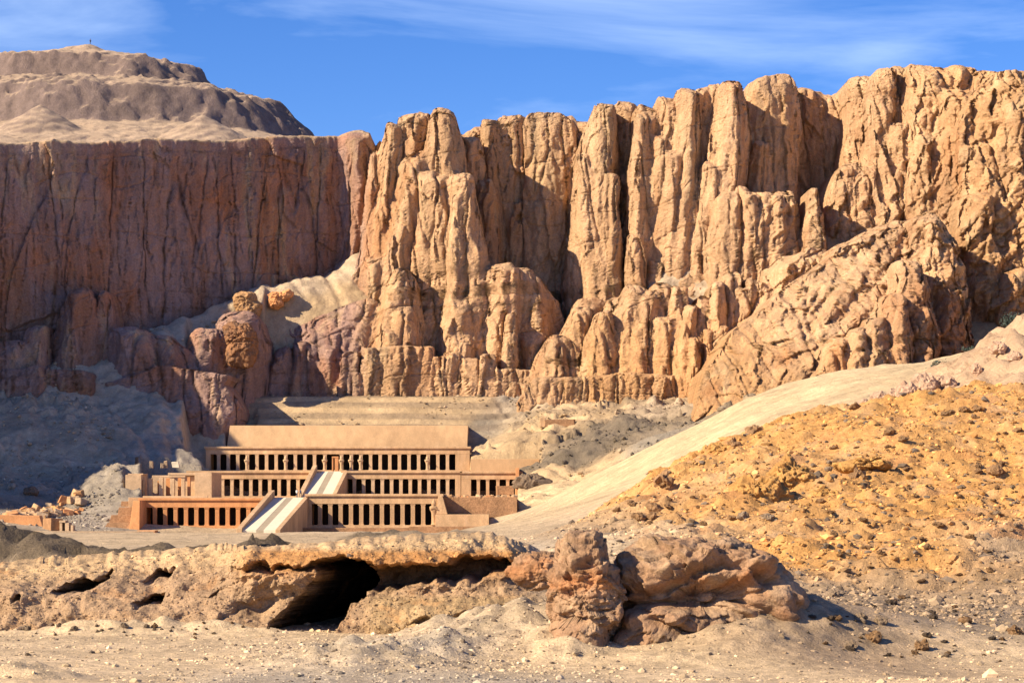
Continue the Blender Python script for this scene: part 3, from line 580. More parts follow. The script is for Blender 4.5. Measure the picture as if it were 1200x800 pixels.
def near_z(X, Y):
    X = np.asarray(X, float); Y = np.asarray(Y, float)
    Z = tps_eval(_NFIT, X, Y)
    Z = np.where(np.abs(X) > 0.24 * Y + 6, np.clip(Z, 0.5, 18), Z)
    # gravel heap and shallow ridges in the foreground
    for (px, py, Yc, h, rx, ry) in ((420, 770, 80, 0.75, 2.6, 3.5), (520, 760, 84, 0.55, 1.6, 2.5), (600, 752, 90, 0.9, 2.6, 4.0), (545, 742, 95, 0.7, 2.0, 2.6), (650, 770, 84, .35, 1.5, 2.5), (930, 716, 86, .75, 1.9, 2.2), (868, 752, 83.2, .45, 1.7, 1.4), (790, 774, 81, .25, 1.8, 1.0), (668, 775, 82.2, .3, 1.2, 1.0), (250, 742, 96.5, .35, 3.0, 1.0), (120, 742, 96.5, .4, 4.0, 1.2), (30, 800, 72, 0.45, 1.4, 2.0)):
        cx = xat(px, Yc); Z = Z + h * np.exp(-((X - cx) / rx) ** 2 - ((Y - Yc) / ry) ** 2) * (1 + 0.6 * n2(X / 0.9, Y / 0.9, 71))
    return Z + near_noise(X, Y)
def build_near():
    xs = np.linspace(-46, 50, 860); ys = np.concatenate([np.linspace(-10, 60, 60), np.linspace(60.4, 178, 860)]); X, Y = np.meshgrid(xs, ys)
    Z = near_z(X, Y)
    me = mesh_np('rubble_ground', np.stack([X, Y, Z], -1).reshape(-1, 3), grid_faces(*X.shape))
    c = idw_color(_NW[:, :2], [f[3] for f in NEAR_PT], X, Y, 4.0)
    red = (np.clip(fbm2(X / 4, Y / 4, 3, 5) * 1.4 - 0.1, 0, 1) * sstep(3, 8, X) * sstep(105, 115, Y))[..., None] * 0.75
    c = c * (1 - red) + np.array(RED) * red
    pl = (np.clip(fbm2(X / 2.5, Y / 4, 5, 35) * 1.3, 0, 1) * sstep(2, 6, X) * sstep(98, 108, Y))[..., None] * 0.4
    c = c * (1 - pl) + np.array((0.44, 0.315, 0.20)) * pl
    dk = (sstep(0.1, 0.5, fbm2(X / 3, Y / 6, 4, 27)) * sstep(4, 10, X) * sstep(112, 92, Y) * sstep(80, 90, Y))[..., None] * 0.7
    c = c * (1 - dk) + np.array((0.19, 0.15, 0.11)) * dk
    dk = (sstep(0.15, 0.5, fbm2(X / 2.2, Y / 7, 4, 37)) * sstep(6, 0, X) * sstep(97, 90, Y))[..., None] * 0.3
    c = c * (1 - dk) + np.array((0.24, 0.18, 0.12)) * dk
    set_tint(me, c.astype(np.float32)); tag(link('rubble_ground', me, M_near), kind='structure')
build_near()

# ------------------------------------------------------------------ the bank with the cave
def poly_sd(PX, PY, poly):
    poly = np.array(poly, float); n = len(poly); inside = np.zeros(PX.shape, bool); d = np.full(PX.shape, 1e9)
    for i in range(n):
        x1, y1 = poly[i]; x2, y2 = poly[(i + 1) % n]
        with np.errstate(divide='ignore', invalid='ignore'):
            inside ^= ((y1 > PY) != (y2 > PY)) & (PX < (x2 - x1) * (PY - y1) / (y2 - y1 + 1e-12) + x1)
        L2 = (x2 - x1) ** 2 + (y2 - y1) ** 2; t = np.clip(((PX - x1) * (x2 - x1) + (PY - y1) * (y2 - y1)) / L2, 0, 1)
        d = np.minimum(d, np.hypot(PX - x1 - t * (x2 - x1), PY - y1 - t * (y2 - y1)))
    return np.where(inside, d, -d)
def build_bank():
    YN = 99.0; NC, NR = 1150, 210
    px = np.linspace(-330, 672, NC)
    top = np.interp(px, [-330, 0, 60, 130, 200, 250, 330, 400, 450, 500, 540, 575, 600, 620, 640, 672], [658, 662, 657, 650, 645, 642, 639, 634, 630, 627, 624, 625, 630, 640, 652, 680])
    top = top + 4 + 2.0 * fbm2(px / 60, px * 0, 2, 6)
    xs = xat(px, YN + 1); ztop = zat(top, YN + 3.5); zbot = 0.9
    v = np.linspace(0, 1, NR)[:, None]; Z = zbot + v * (ztop - zbot)[None]; X = np.broadcast_to(xs[None], Z.shape).copy()
    PXg = 600 + F * X / (YN + 1) + 7 * fbm2(X / 1.1, Z / 1.1, 5, 3); PYg = HZ - (Z - CZ) * F / (YN + 1) + 6 * fbm2(X / 1.0, Z / 1.0, 5, 4)
    right = sstep(215, 300, PXg)
    cot = 1.55 * (1 - right) + 0.75 * right
    Y = YN - 1.6 + cot * (Z - 1.4)
    Y += 1.0 * (v ** 6) * 2.0
    # the bank below the overhang bulges forward on the right
    bulge = np.exp(-((PXg - 520) / 80) ** 2 - ((PYg - 722) / 28) ** 2) * 1.6 + np.exp(-((PXg - 600) / 60) ** 2 - ((PYg - 715) / 30) ** 2) * 1.5
    Y -= bulge
    # crust lip above the hollows hangs forward
    lip = sstep(700, 655, PYg) * sstep(250, 300, PXg) * sstep(622, 590, PXg); Y -= 1.9 * lip * (1 + 0.3 * n2(X / 1.6, Z / 3, 13))
    Y -= (1 - right) * (0.9 * fbm2(X / 3.2, Z / 2.2, 3, 44) + 0.6 * np.abs(n2((X + .8 * Z) / 1.3, Z / 3.5, 45)))
    lump = 0.45 * np.abs(n2(X / 1.7, Z / 1.2, 5)) + 0.22 * np.abs(n2(X / .7, Z / .5, 6)) + 0.1 * np.abs(n2(X / .28, Z / .22, 7)) + 0.35 * fbm2(X / 4, Z / 3, 3, 9)
    Y -= lump * (0.55 + 0.6 * lip)
    depth = np.zeros_like(Y)
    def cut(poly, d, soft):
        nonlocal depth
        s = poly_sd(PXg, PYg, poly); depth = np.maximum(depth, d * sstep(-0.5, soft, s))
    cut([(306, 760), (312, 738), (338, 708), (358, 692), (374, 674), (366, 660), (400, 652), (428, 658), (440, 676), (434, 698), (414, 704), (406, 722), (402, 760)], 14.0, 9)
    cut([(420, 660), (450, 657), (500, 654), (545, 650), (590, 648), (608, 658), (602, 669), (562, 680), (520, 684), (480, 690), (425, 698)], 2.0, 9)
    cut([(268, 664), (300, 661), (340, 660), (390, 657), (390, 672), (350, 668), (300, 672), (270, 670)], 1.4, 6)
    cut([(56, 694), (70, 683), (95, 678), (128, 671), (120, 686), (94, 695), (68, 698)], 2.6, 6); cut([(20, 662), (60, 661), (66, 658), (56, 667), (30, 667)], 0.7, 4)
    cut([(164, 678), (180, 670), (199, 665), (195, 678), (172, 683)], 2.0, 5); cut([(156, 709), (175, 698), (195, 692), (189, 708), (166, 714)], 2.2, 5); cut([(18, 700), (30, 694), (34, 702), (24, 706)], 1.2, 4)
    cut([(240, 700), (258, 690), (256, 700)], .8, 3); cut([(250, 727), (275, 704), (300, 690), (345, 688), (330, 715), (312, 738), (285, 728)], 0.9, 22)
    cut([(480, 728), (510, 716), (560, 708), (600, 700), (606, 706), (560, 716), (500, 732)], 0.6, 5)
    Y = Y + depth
    X = X + 0.28 * np.clip(depth - 0.8, 0, 20)
    X0_, Z0_ = X.copy(), Z.copy()
    Y += 0.12 * n3(X / .5, Y / .5, Z / .5, 3)
    Z = Z + 0.10 * n3(X0_ / .4, Y / .4, Z0_ / .4, 4)
    caps = []
    bx, by, bz = X[-1], Y[-1], Z[-1]
    for i, d in enumerate((0.25, 0.6, 1.1, 1.8, 2.7, 4, 6, 9, 13, 18, 25, 34, 46, 62)):
        y = by + d; z = bz + 0.30 * (1 - math.exp(-d / 1.5)) - 0.035 * d - 0.0012 * d * d + 0.16 * fbm2(bx / 1.2, bx * 0 + d / 1.2, 4, 30) * min(1, d)
        caps.append((bx * (1 + d / 100.0 * 0.9), y, z))
    X = np.vstack([X] + [c[0][None] for c in caps]); Y = np.vstack([Y] + [c[1][None] for c in caps]); Z = np.vstack([Z] + [c[2][None] for c in caps])
    me = mesh_np('cave_bank', np.stack([X, Y, Z], -1).reshape(-1, 3), grid_faces(X.shape[0], NC))
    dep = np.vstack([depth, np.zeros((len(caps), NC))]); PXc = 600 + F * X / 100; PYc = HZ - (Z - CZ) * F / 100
    top_m = np.vstack([sstep(0.72, 0.95, v) * np.ones((1, NC)), np.ones((len(caps), NC))])[..., None]
    c = np.array((0.38, 0.255, 0.155)) * (1 - top_m) + np.array((0.52, 0.36, 0.20)) * top_m
    rr = (sstep(688, 655, PYc) * sstep(640, 648, PYc) * sstep(260, 310, PXc) * sstep(630, 600, PXc))[..., None] * 0.75
    c = c * (1 - rr) + np.array((0.46, 0.21, 0.06)) * rr
    ol = (sstep(692, 700, PYc) * sstep(420, 450, PXc))[..., None] * 0.6
    c = c * (1 - ol) + np.array((0.34, 0.24, 0.12)) * ol
    cave_shade = np.maximum(sstep(2.05, 3.0, dep), .75 * sstep(.9, 1.6, dep))[..., None]; c = c * (1 - cave_shade) + np.array((0.022, 0.015, 0.011)) * cave_shade  # shade of the cave and hollows painted near-black by recess depth
    rm = sstep(600, 640, PXc)[..., None]; c = c * (1 - rm) + np.array((0.36, 0.27, 0.19)) * rm
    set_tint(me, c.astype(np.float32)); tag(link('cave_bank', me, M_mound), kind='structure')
    ok = np.nonzero((dep.ravel() < .25) & (RNG.random(dep.size) < .075))[0]
    return np.stack([X.ravel()[ok], Y.ravel()[ok], Z.ravel()[ok]], 1), c.reshape(-1, 3)[ok]
BANK = build_bank()
# ------------------------------------------------------------------ box meshes for the masonry
class MB:
    """collects boxes and wedges into one mesh; edges get a little wear"""
    def __init__(self): self.v = []; self.f = []
    def quadbox(self, pts):
        b = len(self.v); self.v += [tuple(p) for p in pts]
        for q in ((0, 3, 2, 1), (4, 5, 6, 7), (0, 1, 5, 4), (1, 2, 6, 5), (2, 3, 7, 6), (3, 0, 4, 7)): self.f.append(tuple(b + i for i in q))
        return self
    def box(self, x0, x1, y0, y1, z0, z1, top=(0, 0, 0, 0)):
        l, r, f, k = top
        return self.quadbox([(x0, y0, z0), (x1, y0, z0), (x1, y1, z0), (x0, y1, z0), (x0 + l, y0 + f, z1), (x1 - r, y0 + f, z1), (x1 - r, y1 - k, z1), (x0 + l, y1 - k, z1)])
    def build(self, name, m, parent=None, bevel=0.04):
        me = bpy.data.meshes.new(name); me.from_pydata(self.v, [], self.f)
        bm = bmesh.new(); bm.from_mesh(me)
        if bevel: bmesh.ops.bevel(bm, geom=list(bm.edges), offset=bevel, segments=1, affect='EDGES')
        bmesh.ops.recalc_face_normals(bm, faces=list(bm.faces)); bm.to_mesh(me); bm.free()
        o = link(name, me, m)
        if parent is not None:
            o.parent = parent; pl = parent; off = Vector((0, 0, 0))
            while pl is not None: off += Vector(pl.location); pl = pl.parent
            me.transform(Matrix.Translation(-off))
        return o

def ico(sub):
    bm = bmesh.new(); bmesh.ops.create_icosphere(bm, subdivisions=sub, radius=1.0)
    V = np.array([v.co[:] for v in bm.verts]); Fc = np.array([[v.index for v in f.verts] for f in bm.faces]); bm.free(); return V / np.linalg.norm(V, axis=1, keepdims=True), Fc
ICO = {k: ico(k) for k in (1, 2, 3, 4, 6, 7)}

def star_rock(name, ells, sub=3, fs=1.0, amp=0.25, seed=0, colour=None, m=None):
    """one closed rock: the outline of several ellipsoids (cx,cy,cz,rx,ry,rz) about the origin, then broken into facets"""
    D, Fc = ICO[sub]; R = np.full(len(D), 0.05)
    for (cx, cy, cz, rx, ry, rz) in ells:
        S = np.array([rx, ry, rz]); d = D / S; o = -np.array([cx, cy, cz]) / S
        A = (d * d).sum(1); B = (d * o).sum(1); C = (o * o).sum() - 1; disc = B * B - A * C
        t = np.where(disc > 0, (-B + np.sqrt(np.maximum(disc, 0))) / A, 0); R = np.maximum(R, t)
    V = D * R[:, None]; x, y, z = (V / fs).T
    d = amp * facets(x, y, z * 1.3, seed) + amp * 0.45 * facets(x * 2.6, y * 2.6, z * 3.2, seed + 1) + 0.5 * amp * fbm3(x * 1.5, y * 1.5, z * 1.5, 3, seed) \
        + (0.2 * amp * facets(x * 7, y * 7, z * 8, seed + 2) if sub > 4 else 0)
    V = V + D * d[:, None]
    me = mesh_np(name, V, Fc, smooth=sub > 4)
    if colour is not None: set_tint(me, colour(V))
    if m is not None: me.materials.append(m)
    return me

def sdf_rock(name, shapes, rmax, sub=6, fs=1.2, amp=0.14, seed=0, lines=(), colour=None, m=None, p=3.0):
    """closed rock from tilted rounded blocks (cx, cy, cz, rx, ry, rz, angle); lines are cracks (points (x, z), width, depth)"""
    D, Fc = ICO[sub]
    def inside(Pt):
        r = np.zeros(len(Pt), bool)
        for (cx, cy, cz, rx, ry, rz, a) in shapes:
            dx, dy, dz = Pt[:, 0] - cx, Pt[:, 1] - cy, Pt[:, 2] - cz; ca, sa = math.cos(a), math.sin(a)
            r |= (np.abs((dx * ca + dz * sa) / rx) ** p + np.abs(dy / ry) ** p + np.abs((-dx * sa + dz * ca) / rz) ** p) < 1
        return r
    K = 44; R = np.full(len(D), .1); todo = np.ones(len(D), bool)
    for k in range(K, 0, -1):
        idx = np.nonzero(todo)[0]
        if not len(idx): break
        ok = inside(D[idx] * (rmax * k / K)); R[idx[ok]] = rmax * k / K; todo[idx[ok]] = False
    lo, hi = R.copy(), R + rmax / K
    for _ in range(5):
        mid = (lo + hi) / 2; ok = inside(D * mid[:, None]); lo = np.where(ok, mid, lo); hi = np.where(ok, hi, mid)
    V = D * lo[:, None]; x, y, z = V.T
    V = V + np.stack([.22 * fbm3(x / 1.6, y / 1.6, z / 1.6, 3, seed + 5 + i) for i in range(3)], 1) * np.array([1, .8, .8]); x, y, z = V.T
    d = amp * facets(x / fs, y / fs, z / fs * 1.5, seed, .6) + .5 * amp * facets(x / fs * 3, y / fs * 3, z / fs * 4, seed + 1, .6) + .12 * amp * facets(x / fs * 9, y / fs * 9, z / fs * 10, seed + 2, .35) + .8 * amp * fbm3(x / .8, y / .8, z / .5, 4, seed)
    d -= 0.10 * (n3(x / .35, y / .35, z / .35, seed + 9) > .52)
    for (pts, w, dep) in lines:
        dist = np.full(len(V), 1e9); xx = x + .12 * n2(x / .5, z / .5, 3); zz = z + .12 * n2(x / .5, z / .5, 4)
        for (a, b) in zip(pts[:-1], pts[1:]):
            a, b = np.array(a), np.array(b); ab = b - a; t = np.clip(((xx - a[0]) * ab[0] + (zz - a[1]) * ab[1]) / (ab @ ab), 0, 1); dist = np.minimum(dist, np.hypot(xx - a[0] - t * ab[0], zz - a[1] - t * ab[1]))
        d -= np.where(y < .6, dep * np.exp(-(dist / w) ** 2), 0)
    V = V + np.stack([D[:, 0] * .5, D[:, 1] + 0.0, D[:, 2] * .6], 1) * d[:, None]
    me = mesh_np(name, V, Fc, smooth=True)
    if colour is not None: set_tint(me, colour(V))
    if m is not None: me.materials.append(m)
    return me

# ------------------------------------------------------------------ the temple
YL, YM, YU, YW = 494.0, 560.0, 590.0, 612.0
TZ = {'mid': 6.9, 'up': 12.95}
temple = empty('temple', at(345, 620, YL))
tag(temple, 'three-tiered sandstone temple with dark colonnades and a white central ramp below the cliff', 'temple')

def pillar_mesh(w, d, z0, z1, cap=True):
    b = MB(); b.box(-w / 2, w / 2, -d / 2, d / 2, z0, z1); b.box(-w / 2 - .09, w / 2 + .09, -d / 2 - .09, d / 2 + .09, z0 - 0.002, z0 + 0.22)
    if cap: b.box(-w / 2 - .08, w / 2 + .08, -d / 2 - .08, d / 2 + .08, z1 - 0.3, z1 + 0.002)
    me = bpy.data.meshes.new('pillar'); me.from_pydata(b.v, [], b.f)
    bm = bmesh.new(); bm.from_mesh(me); bmesh.ops.recalc_face_normals(bm, faces=list(bm.faces)); bmesh.ops.bevel(bm, geom=list(bm.edges), offset=.03, segments=1, affect='EDGES'); bm.to_mesh(me); bm.free(); return me

def statue_mesh(h, w):
    """mummy-shaped standing king: feet block, tapering legs, crossed-arm shoulders, head with tall crown"""
    prof = [(0, .30), (.05, .30), (.06, .22), (.30, .21), (.48, .27), (.60, .42), (.68, .44), (.72, .40), (.745, .20), (.77, .20), (.80, .24), (.85, .23), (.88, .20), (.95, .13), (.99, .09), (1.0, .02)]
    n = 14; V = []; Fc = []
    for (t, r) in prof:
        for k in range(n):
            a = 2 * math.pi * k / n; sh = 0.75 if t < .5 or t > .74 else .62
            V.append((math.cos(a) * r * w, math.sin(a) * r * w * sh, t * h))
    for i in range(len(prof) - 1):
        for k in range(n): Fc.append((i * n + k, i * n + (k + 1) % n, (i + 1) * n + (k + 1) % n, (i + 1) * n + k))
    Fc.append(tuple(range((len(prof) - 1) * n, len(prof) * n)))
    b = len(V)                                    # forearms folded over the chest, and the beard
    mb = MB()
    for s in (-1, 1):
        mb.quadbox([(s * .36 * w, -.30 * w, .60 * h), (s * .36 * w, -.22 * w, .60 * h), (-s * .1 * w, -.24 * w, .66 * h), (-s * .1 * w, -.34 * w, .66 * h),
                    (s * .36 * w, -.30 * w, .63 * h), (s * .36 * w, -.22 * w, .63 * h), (-s * .1 * w, -.24 * w, .69 * h), (-s * .1 * w, -.34 * w, .69 * h)])
    mb.box(-.05 * w, .05 * w, -.22 * w, -.12 * w, .73 * h, .775 * h)
    V += mb.v; Fc += [tuple(b + i for i in f) for f in mb.f]
    me = bpy.data.meshes.new('statue'); me.from_pydata(V, [], Fc); bm = bmesh.new(); bm.from_mesh(me); bmesh.ops.recalc_face_normals(bm, faces=list(bm.faces)); bm.to_mesh(me); bm.free()
    return me

def portico(label, Y, edges, z_base, z_sill, z_open, z_top, x0, x1, m, depth=6.5, pm=None, inner=None, parapet=0.0):
    """edges: list of (left, right) x of each opening"""
    b = MB()
    b.box(x0, x1, Y, Y + depth, z_open + 0.003, z_top - 0.75)                    # architrave and roof
    b.box(x0 - .12, x1 + .12, Y - .16, Y + depth - .01, z_top - 0.745, z_top - .50)    # roll moulding
    b.box(x0 - .30, x1 + .30, Y - .38, Y + depth - .02, z_top - .495, z_top)           # cavetto cornice
    b.box(x0, x1, Y - .9, Y + depth, z_base - 1.2, z_sill)                       # plinth
    b.box(x0, edges[0][0], Y, Y + depth, z_sill + .003, z_open); b.box(edges[-1][1], x1, Y, Y + depth, z_sill + .003, z_open)   # end piers
    o = b.build('portico', m, temple); o['label'] = label
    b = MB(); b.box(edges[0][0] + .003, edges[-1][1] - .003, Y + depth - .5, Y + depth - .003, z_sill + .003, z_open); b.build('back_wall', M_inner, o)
    w = edges[1][0] - edges[0][1]
    me = pillar_mesh(w, min(w * 1.1, .95), z_sill, z_open); me.materials.append(pm or m)
    off = Vector(temple.location)
    for (a, c) in zip(edges[:-1], edges[1:]):
        p = bpy.data.objects.new('pillar', me); COL.objects.link(p); p.parent = o; p.location = Vector(((a[1] + c[0]) / 2, Y + .62, 0)) - off
    return o
def opens(p0, pitch, w, n, Y): return [(xat(p0 + pitch * i, Y), xat(p0 + pitch * i + w, Y)) for i in range(n)]

zl = lambda q: zat(q, YL); zm = lambda q: zat(q, YM); zu = lambda q: zat(q, YU)
portico('lower left colonnade of warm orange stone', YL, opens(171.2, 12.2, 7.6, 12, YL), zl(620), zl(615.6), zl(594.4), zl(583.3), xat(164, YL), xat(323, YL), M_temple_or)
portico('lower right colonnade of tan stone', YL, opens(365.2, 12.1, 7.3, 12, YL), zl(619), zl(615), zl(590.2), zl(578.4), xat(359, YL), xat(518, YL), M_temple)
portico('middle left colonnade', YM, opens(240.5, 11.05, 7.2, 12, YM), TZ['mid'], zm(581), zm(561), zm(551.5), xat(220, YM), xat(375, YM), M_temple, pm=M_temple_pale)
portico('middle right colonnade', YM, opens(406.2, 10.94, 6.9, 12, YM), TZ['mid'], zm(581), zm(561), zm(551.5), xat(401, YM), xat(540, YM), M_temple, pm=M_temple_pale)
portico('narrow colonnade at the far right of the middle terrace', YM, [(xat(a, YM), xat(c, YM)) for a, c in ((552, 558.7), (562.5, 570), (573, 581.5), (585.5, 593), (597, 603.6))], TZ['mid'], zm(581), zm(561.5), zm(552), xat(540.6, YM), xat(606.5, YM), M_temple, pm=M_temple)
up = portico('upper colonnade fronted by a few standing statues', YU, opens(246.7, 11.25, 7.4, 12, YU) + [(xat(383.6, YU), xat(398, YU))] + opens(402.4, 11.27, 7.3, 12, YU), TZ['up'], zu(550.6), zu(532), zu(523), xat(241, YU), xat(550.5, YU), M_temple, pm=M_temple_pale)
st_me = statue_mesh(zu(533.4) - zu(550.4), 1.55); st_me.materials.append(M_temple_pale)
for p in (289.5, 335, 380.6, 400.2, 411.4, 422.6, 500.9):
    s_ = bpy.data.objects.new('statue', st_me); COL.objects.link(s_); s_.parent = up; s_.location = Vector((xat(p, YU), YU - .45, zu(550.5))) - Vector(temple.location)
# larger statue on the lower right end pier
st2 = statue_mesh(zl(584) - zl(614), 2.0); st2.materials.append(M_temple); s_ = bpy.data.objects.new('statue', st2); COL.objects.link(s_); s_.parent = temple
s_.location = Vector((xat(508.6, YL), YL - 1.0, zl(614.6))) - Vector(temple.location); s_['label'] = 'tall standing statue against the end pier of the lower right colonnade'
# terraces and rear walls
b = MB(); b.box(xat(150, 500), xat(604, 500), YL + 6.6, 618, -2, TZ['mid']); b.build('terrace', M_temple, temple)['label'] = 'middle terrace floor and its retaining walls'
b = MB(); b.box(xat(221, 566), xat(606, 566), YM + 6.6, 622, TZ['mid'] + .004, TZ['up']); b.build('terrace', M_temple, temple)['label'] = 'upper terrace floor and its retaining walls'
b = MB(); b.box(xat(270, YW), xat(548, YW), YU + 6.6, YW + 12, TZ['up'] + .004, zat(500, YW), top=(1.3, -.3, 3.5, 0)); b.build('court_wall', M_temple_wall, temple)['label'] = 'plain smooth wall above the upper colonnade'
b = MB(); b.box(xat(551.5, 588), xat(632, 588), 588, 590, TZ['up'] - 1.5, zat(537.5, 588)); b.build('court_wall', M_temple_wall, temple)['label'] = 'low plain wall right of the upper colonnade'
b = MB(); b.box(xat(604.2, 557), xat(608.5, 557), 555.5, 559.5, zat(585, 557), zat(548, 557)); b.box(xat(608.7, 557), xat(613, 557), 557, 562, zat(585, 557), zat(552, 557)); b.build('end_pier', M_temple_or, temple)
# granite doorway in the centre of the upper colonnade
b = MB(); xa, xb = xat(389.2, YU - 4), xat(396.6, YU - 4); z0, z1 = zat(553, YU - 4), zat(536.5, YU - 4)
b.box(xa, xa + .32, YU - 4.4, YU - 2.6, z0, z1); b.box(xb - .85, xb, YU - 4.4, YU - 2.6, z0, z1); b.box(xa - .03, xb + .03, YU - 4.45, YU - 2.55, z1 + .003, z1 + .4); b.build('doorway', M_temple_or, temple)
# ramps
def ramp(x0, x1, Y0, Y1, z0, z1, label, wall=1.0):
    wdt = x1 - x0; b = MB()
    def strip(a, c, dz, lo=None):
        xa, xc = x0 + wdt * a, x0 + wdt * c
        b.quadbox([(xa, Y0, z0 - 1.5), (xc, Y0, z0 - 1.5), (xc, Y1, z0 - 1.5), (xa, Y1, z0 - 1.5), (xa, Y0, z0 + dz), (xc, Y0, z0 + dz), (xc, Y1, z1 + dz), (xa, Y1, z1 + dz)])
    strip(.0, .40, 0); strip(.62, .97, 0); r = b.build('ramp', M_ramp, temple, bevel=0); r['label'] = label
    b = MB(); strip(.402, .618, -.03); b.build('steps', M_ramp_mid, r, bevel=0)
    b = MB(); xa, xc = x0 - wall, x0 - .01
    b.quadbox([(xa, Y0 - .5, z0 - 1.5), (xc, Y0 - .5, z0 - 1.5), (xc, Y1, z0 - 1.5), (xa, Y1, z0 - 1.5), (xa, Y0 - .5, z0 + .35), (xc, Y0 - .5, z0 + .35), (xc, Y1, z1 + 1.5), (xa, Y1, z1 + 1.5)])
    b.build('balustrade', M_temple, r)
    b = MB(); xa, xc = x0 + wdt * .972, x0 + wdt * .972 + .9
    b.quadbox([(xa, Y0 - .5, z0 - 1.5), (xc, Y0 - .5, z0 - 1.5), (xc, Y1, z0 - 1.5), (xa, Y1, z0 - 1.5), (xa, Y0 - .5, z0 + .1), (xc, Y0 - .5, z0 + .1), (xc, Y1, z1 + .12), (xa, Y1, z1 + .12)])
    b.build('balustrade', M_temple, r)
ramp(-48.8, -42.6, 436, YL + 1.5, 1.0, TZ['mid'], 'lower white ramp rising from the court')
ramp(-45.4, -39.0, 519, YM + 1.5, TZ['mid'] - .4, TZ['up'] - .05, 'upper white ramp above the lower one')
b = MB(); b.box(-48.9 - 1.0, -42, YL + 1.5, YL + 7, 1, TZ['mid'] + .002); b.build('landing', M_ramp, temple); b = MB(); b.box(-45.4 - 1, -38.5, YM + 1.5, YM + 7, 7, TZ['up'] + .003); b.build('landing', M_ramp, temple)
# ruined shrine at the left end of the middle terrace
Yh = 520.0; zh = lambda q: zat(q, Yh); xh = lambda p: xat(p, Yh)
b = MB(); b.box(xh(147), xh(165.5), Yh, Yh + 9, zh(583), zh(556)); b.box(xh(146), xh(168), Yh - .6, Yh + 9.4, zh(586), zh(582.5)); b.box(xh(149), xh(167), Yh + 1, Yh + 8, zh(556) + .003, zh(554.5))
b.box(xh(166), xh(243), Yh + .2, Yh + 1, zh(583), zh(580.8)); shrine = b.build('shrine', M_temple_pale, temple); shrine['label'] = 'ruined roofless shrine with orange-sided pillars on the left'
b = MB(); b.box(xh(166), xh(219), Yh + 15, Yh + 16.5, zh(583), zh(556)); b.box(xh(186), xh(219.4), Yh + 14, Yh + 17, zh(556) + .003, zh(553)); b.build('back_wall', M_temple_pale, shrine)
b = MB(); b.box(xh(219.5), xh(240), Yh + 12, Yh + 30, zh(583), zh(552.5)); b.build('end_block', M_temple_pale, shrine)
for i, (p, w, dy, q) in enumerate(((166.8, 1.6, 1.5, 562), (174, 4.6, 2.5, 560), (181.8, 1.8, 4.5, 563), (186.2, 4.8, 3, 559.5), (192.5, 5.6, 6, 559.5), (199.4, 5.2, 3.2, 559.3), (206, 4.4, 6, 559.4), (212, 4.2, 3.2, 559.2), (216.8, 3.4, 6, 558.5))):
    b = MB(); xx = xh(p); ww = w * Yh / F; b.box(xx - ww / 2, xx + ww / 2, Yh + dy, Yh + dy + 1.2, zh(583), zh(q)); pp = b.build('pillar', M_temple_or if i in (2, 4, 6, 8) else M_temple_pale, shrine)
b = MB(); b.box(xh(186), xh(215), Yh + 3.0, Yh + 4.3, zh(559.2) + .06, zh(557)); b.build('lintel', M_temple_pale, shrine)
# battered corner and stepped flank at the lower left
b = MB(); b.box(xat(152, 488), xat(165, 488), 486, 500, -1, zat(586.5, 488), top=(.9, 0, .8, 0)); b.box(xat(163, 484), xat(184, 484), 481, 485.5, -.5, zat(621, 484)); b.build('corner_bastion', M_temple_or, temple)
b = MB(); b.box(xat(136, 498), xat(158, 498), 495, 520, -1, zat(594, 498), top=(1.0, 0, .6, 0)); b.box(xat(128, 495), xat(158, 495), 490, 500, -1, zat(603, 495), top=(1.2, 0, .4, 0)); b.box(xat(120, 490), xat(158, 490), 486.5, 496, -1, zat(612, 490), top=(1.5, 0, .8, 0))
b.box(xat(140, 508), xat(160, 508), 505, 525, -1, zat(587, 508), top=(.8, 0, .5, 0)); b.build('stepped_wall', M_brick, temple)
# retaining walls at the lower right
b = MB(); b.box(xat(518.4, YL), xat(606, YL), YL + 3.2, YL + 6, -1, zat(582, YL + 3), top=(0, 0, .4, 0)); b.build('retaining_wall', M_brick, temple)['label'] = 'rough masonry retaining wall set back at the lower right'
b = MB(); b.box(xat(510.5, 490), xat(573, 490), 488.5, 497, -1, zat(602.5, 490), top=(0, 0, .3, 0)); b.quadbox([(xat(511, 490), 492.6, zat(602.4, 490)), (xat(524, 490), 492.6, zat(602.4, 490)), (xat(524, 490), 496, zat(602.4, 490)), (xat(511, 490), 496, zat(602.4, 490)), (xat(513, 490), 492.9, zat(581, 490)), (xat(518, 490), 492.9, zat(581, 490)), (xat(518, 490), 496, zat(581, 490)), (xat(513, 490), 496, zat(581, 490))])
b.build('retaining_wall', M_temple, temple)['label'] = 'smooth lower retaining wall at the lower right'
b = MB(); b.box(xat(480, 484), xat(572, 484), 481, 486, -1, zat(616.5, 484)); b.box(xat(345, 486), xat(480, 486), 482, 487, -1, zat(618, 486)); b.build('court_kerb', M_brick, temple)

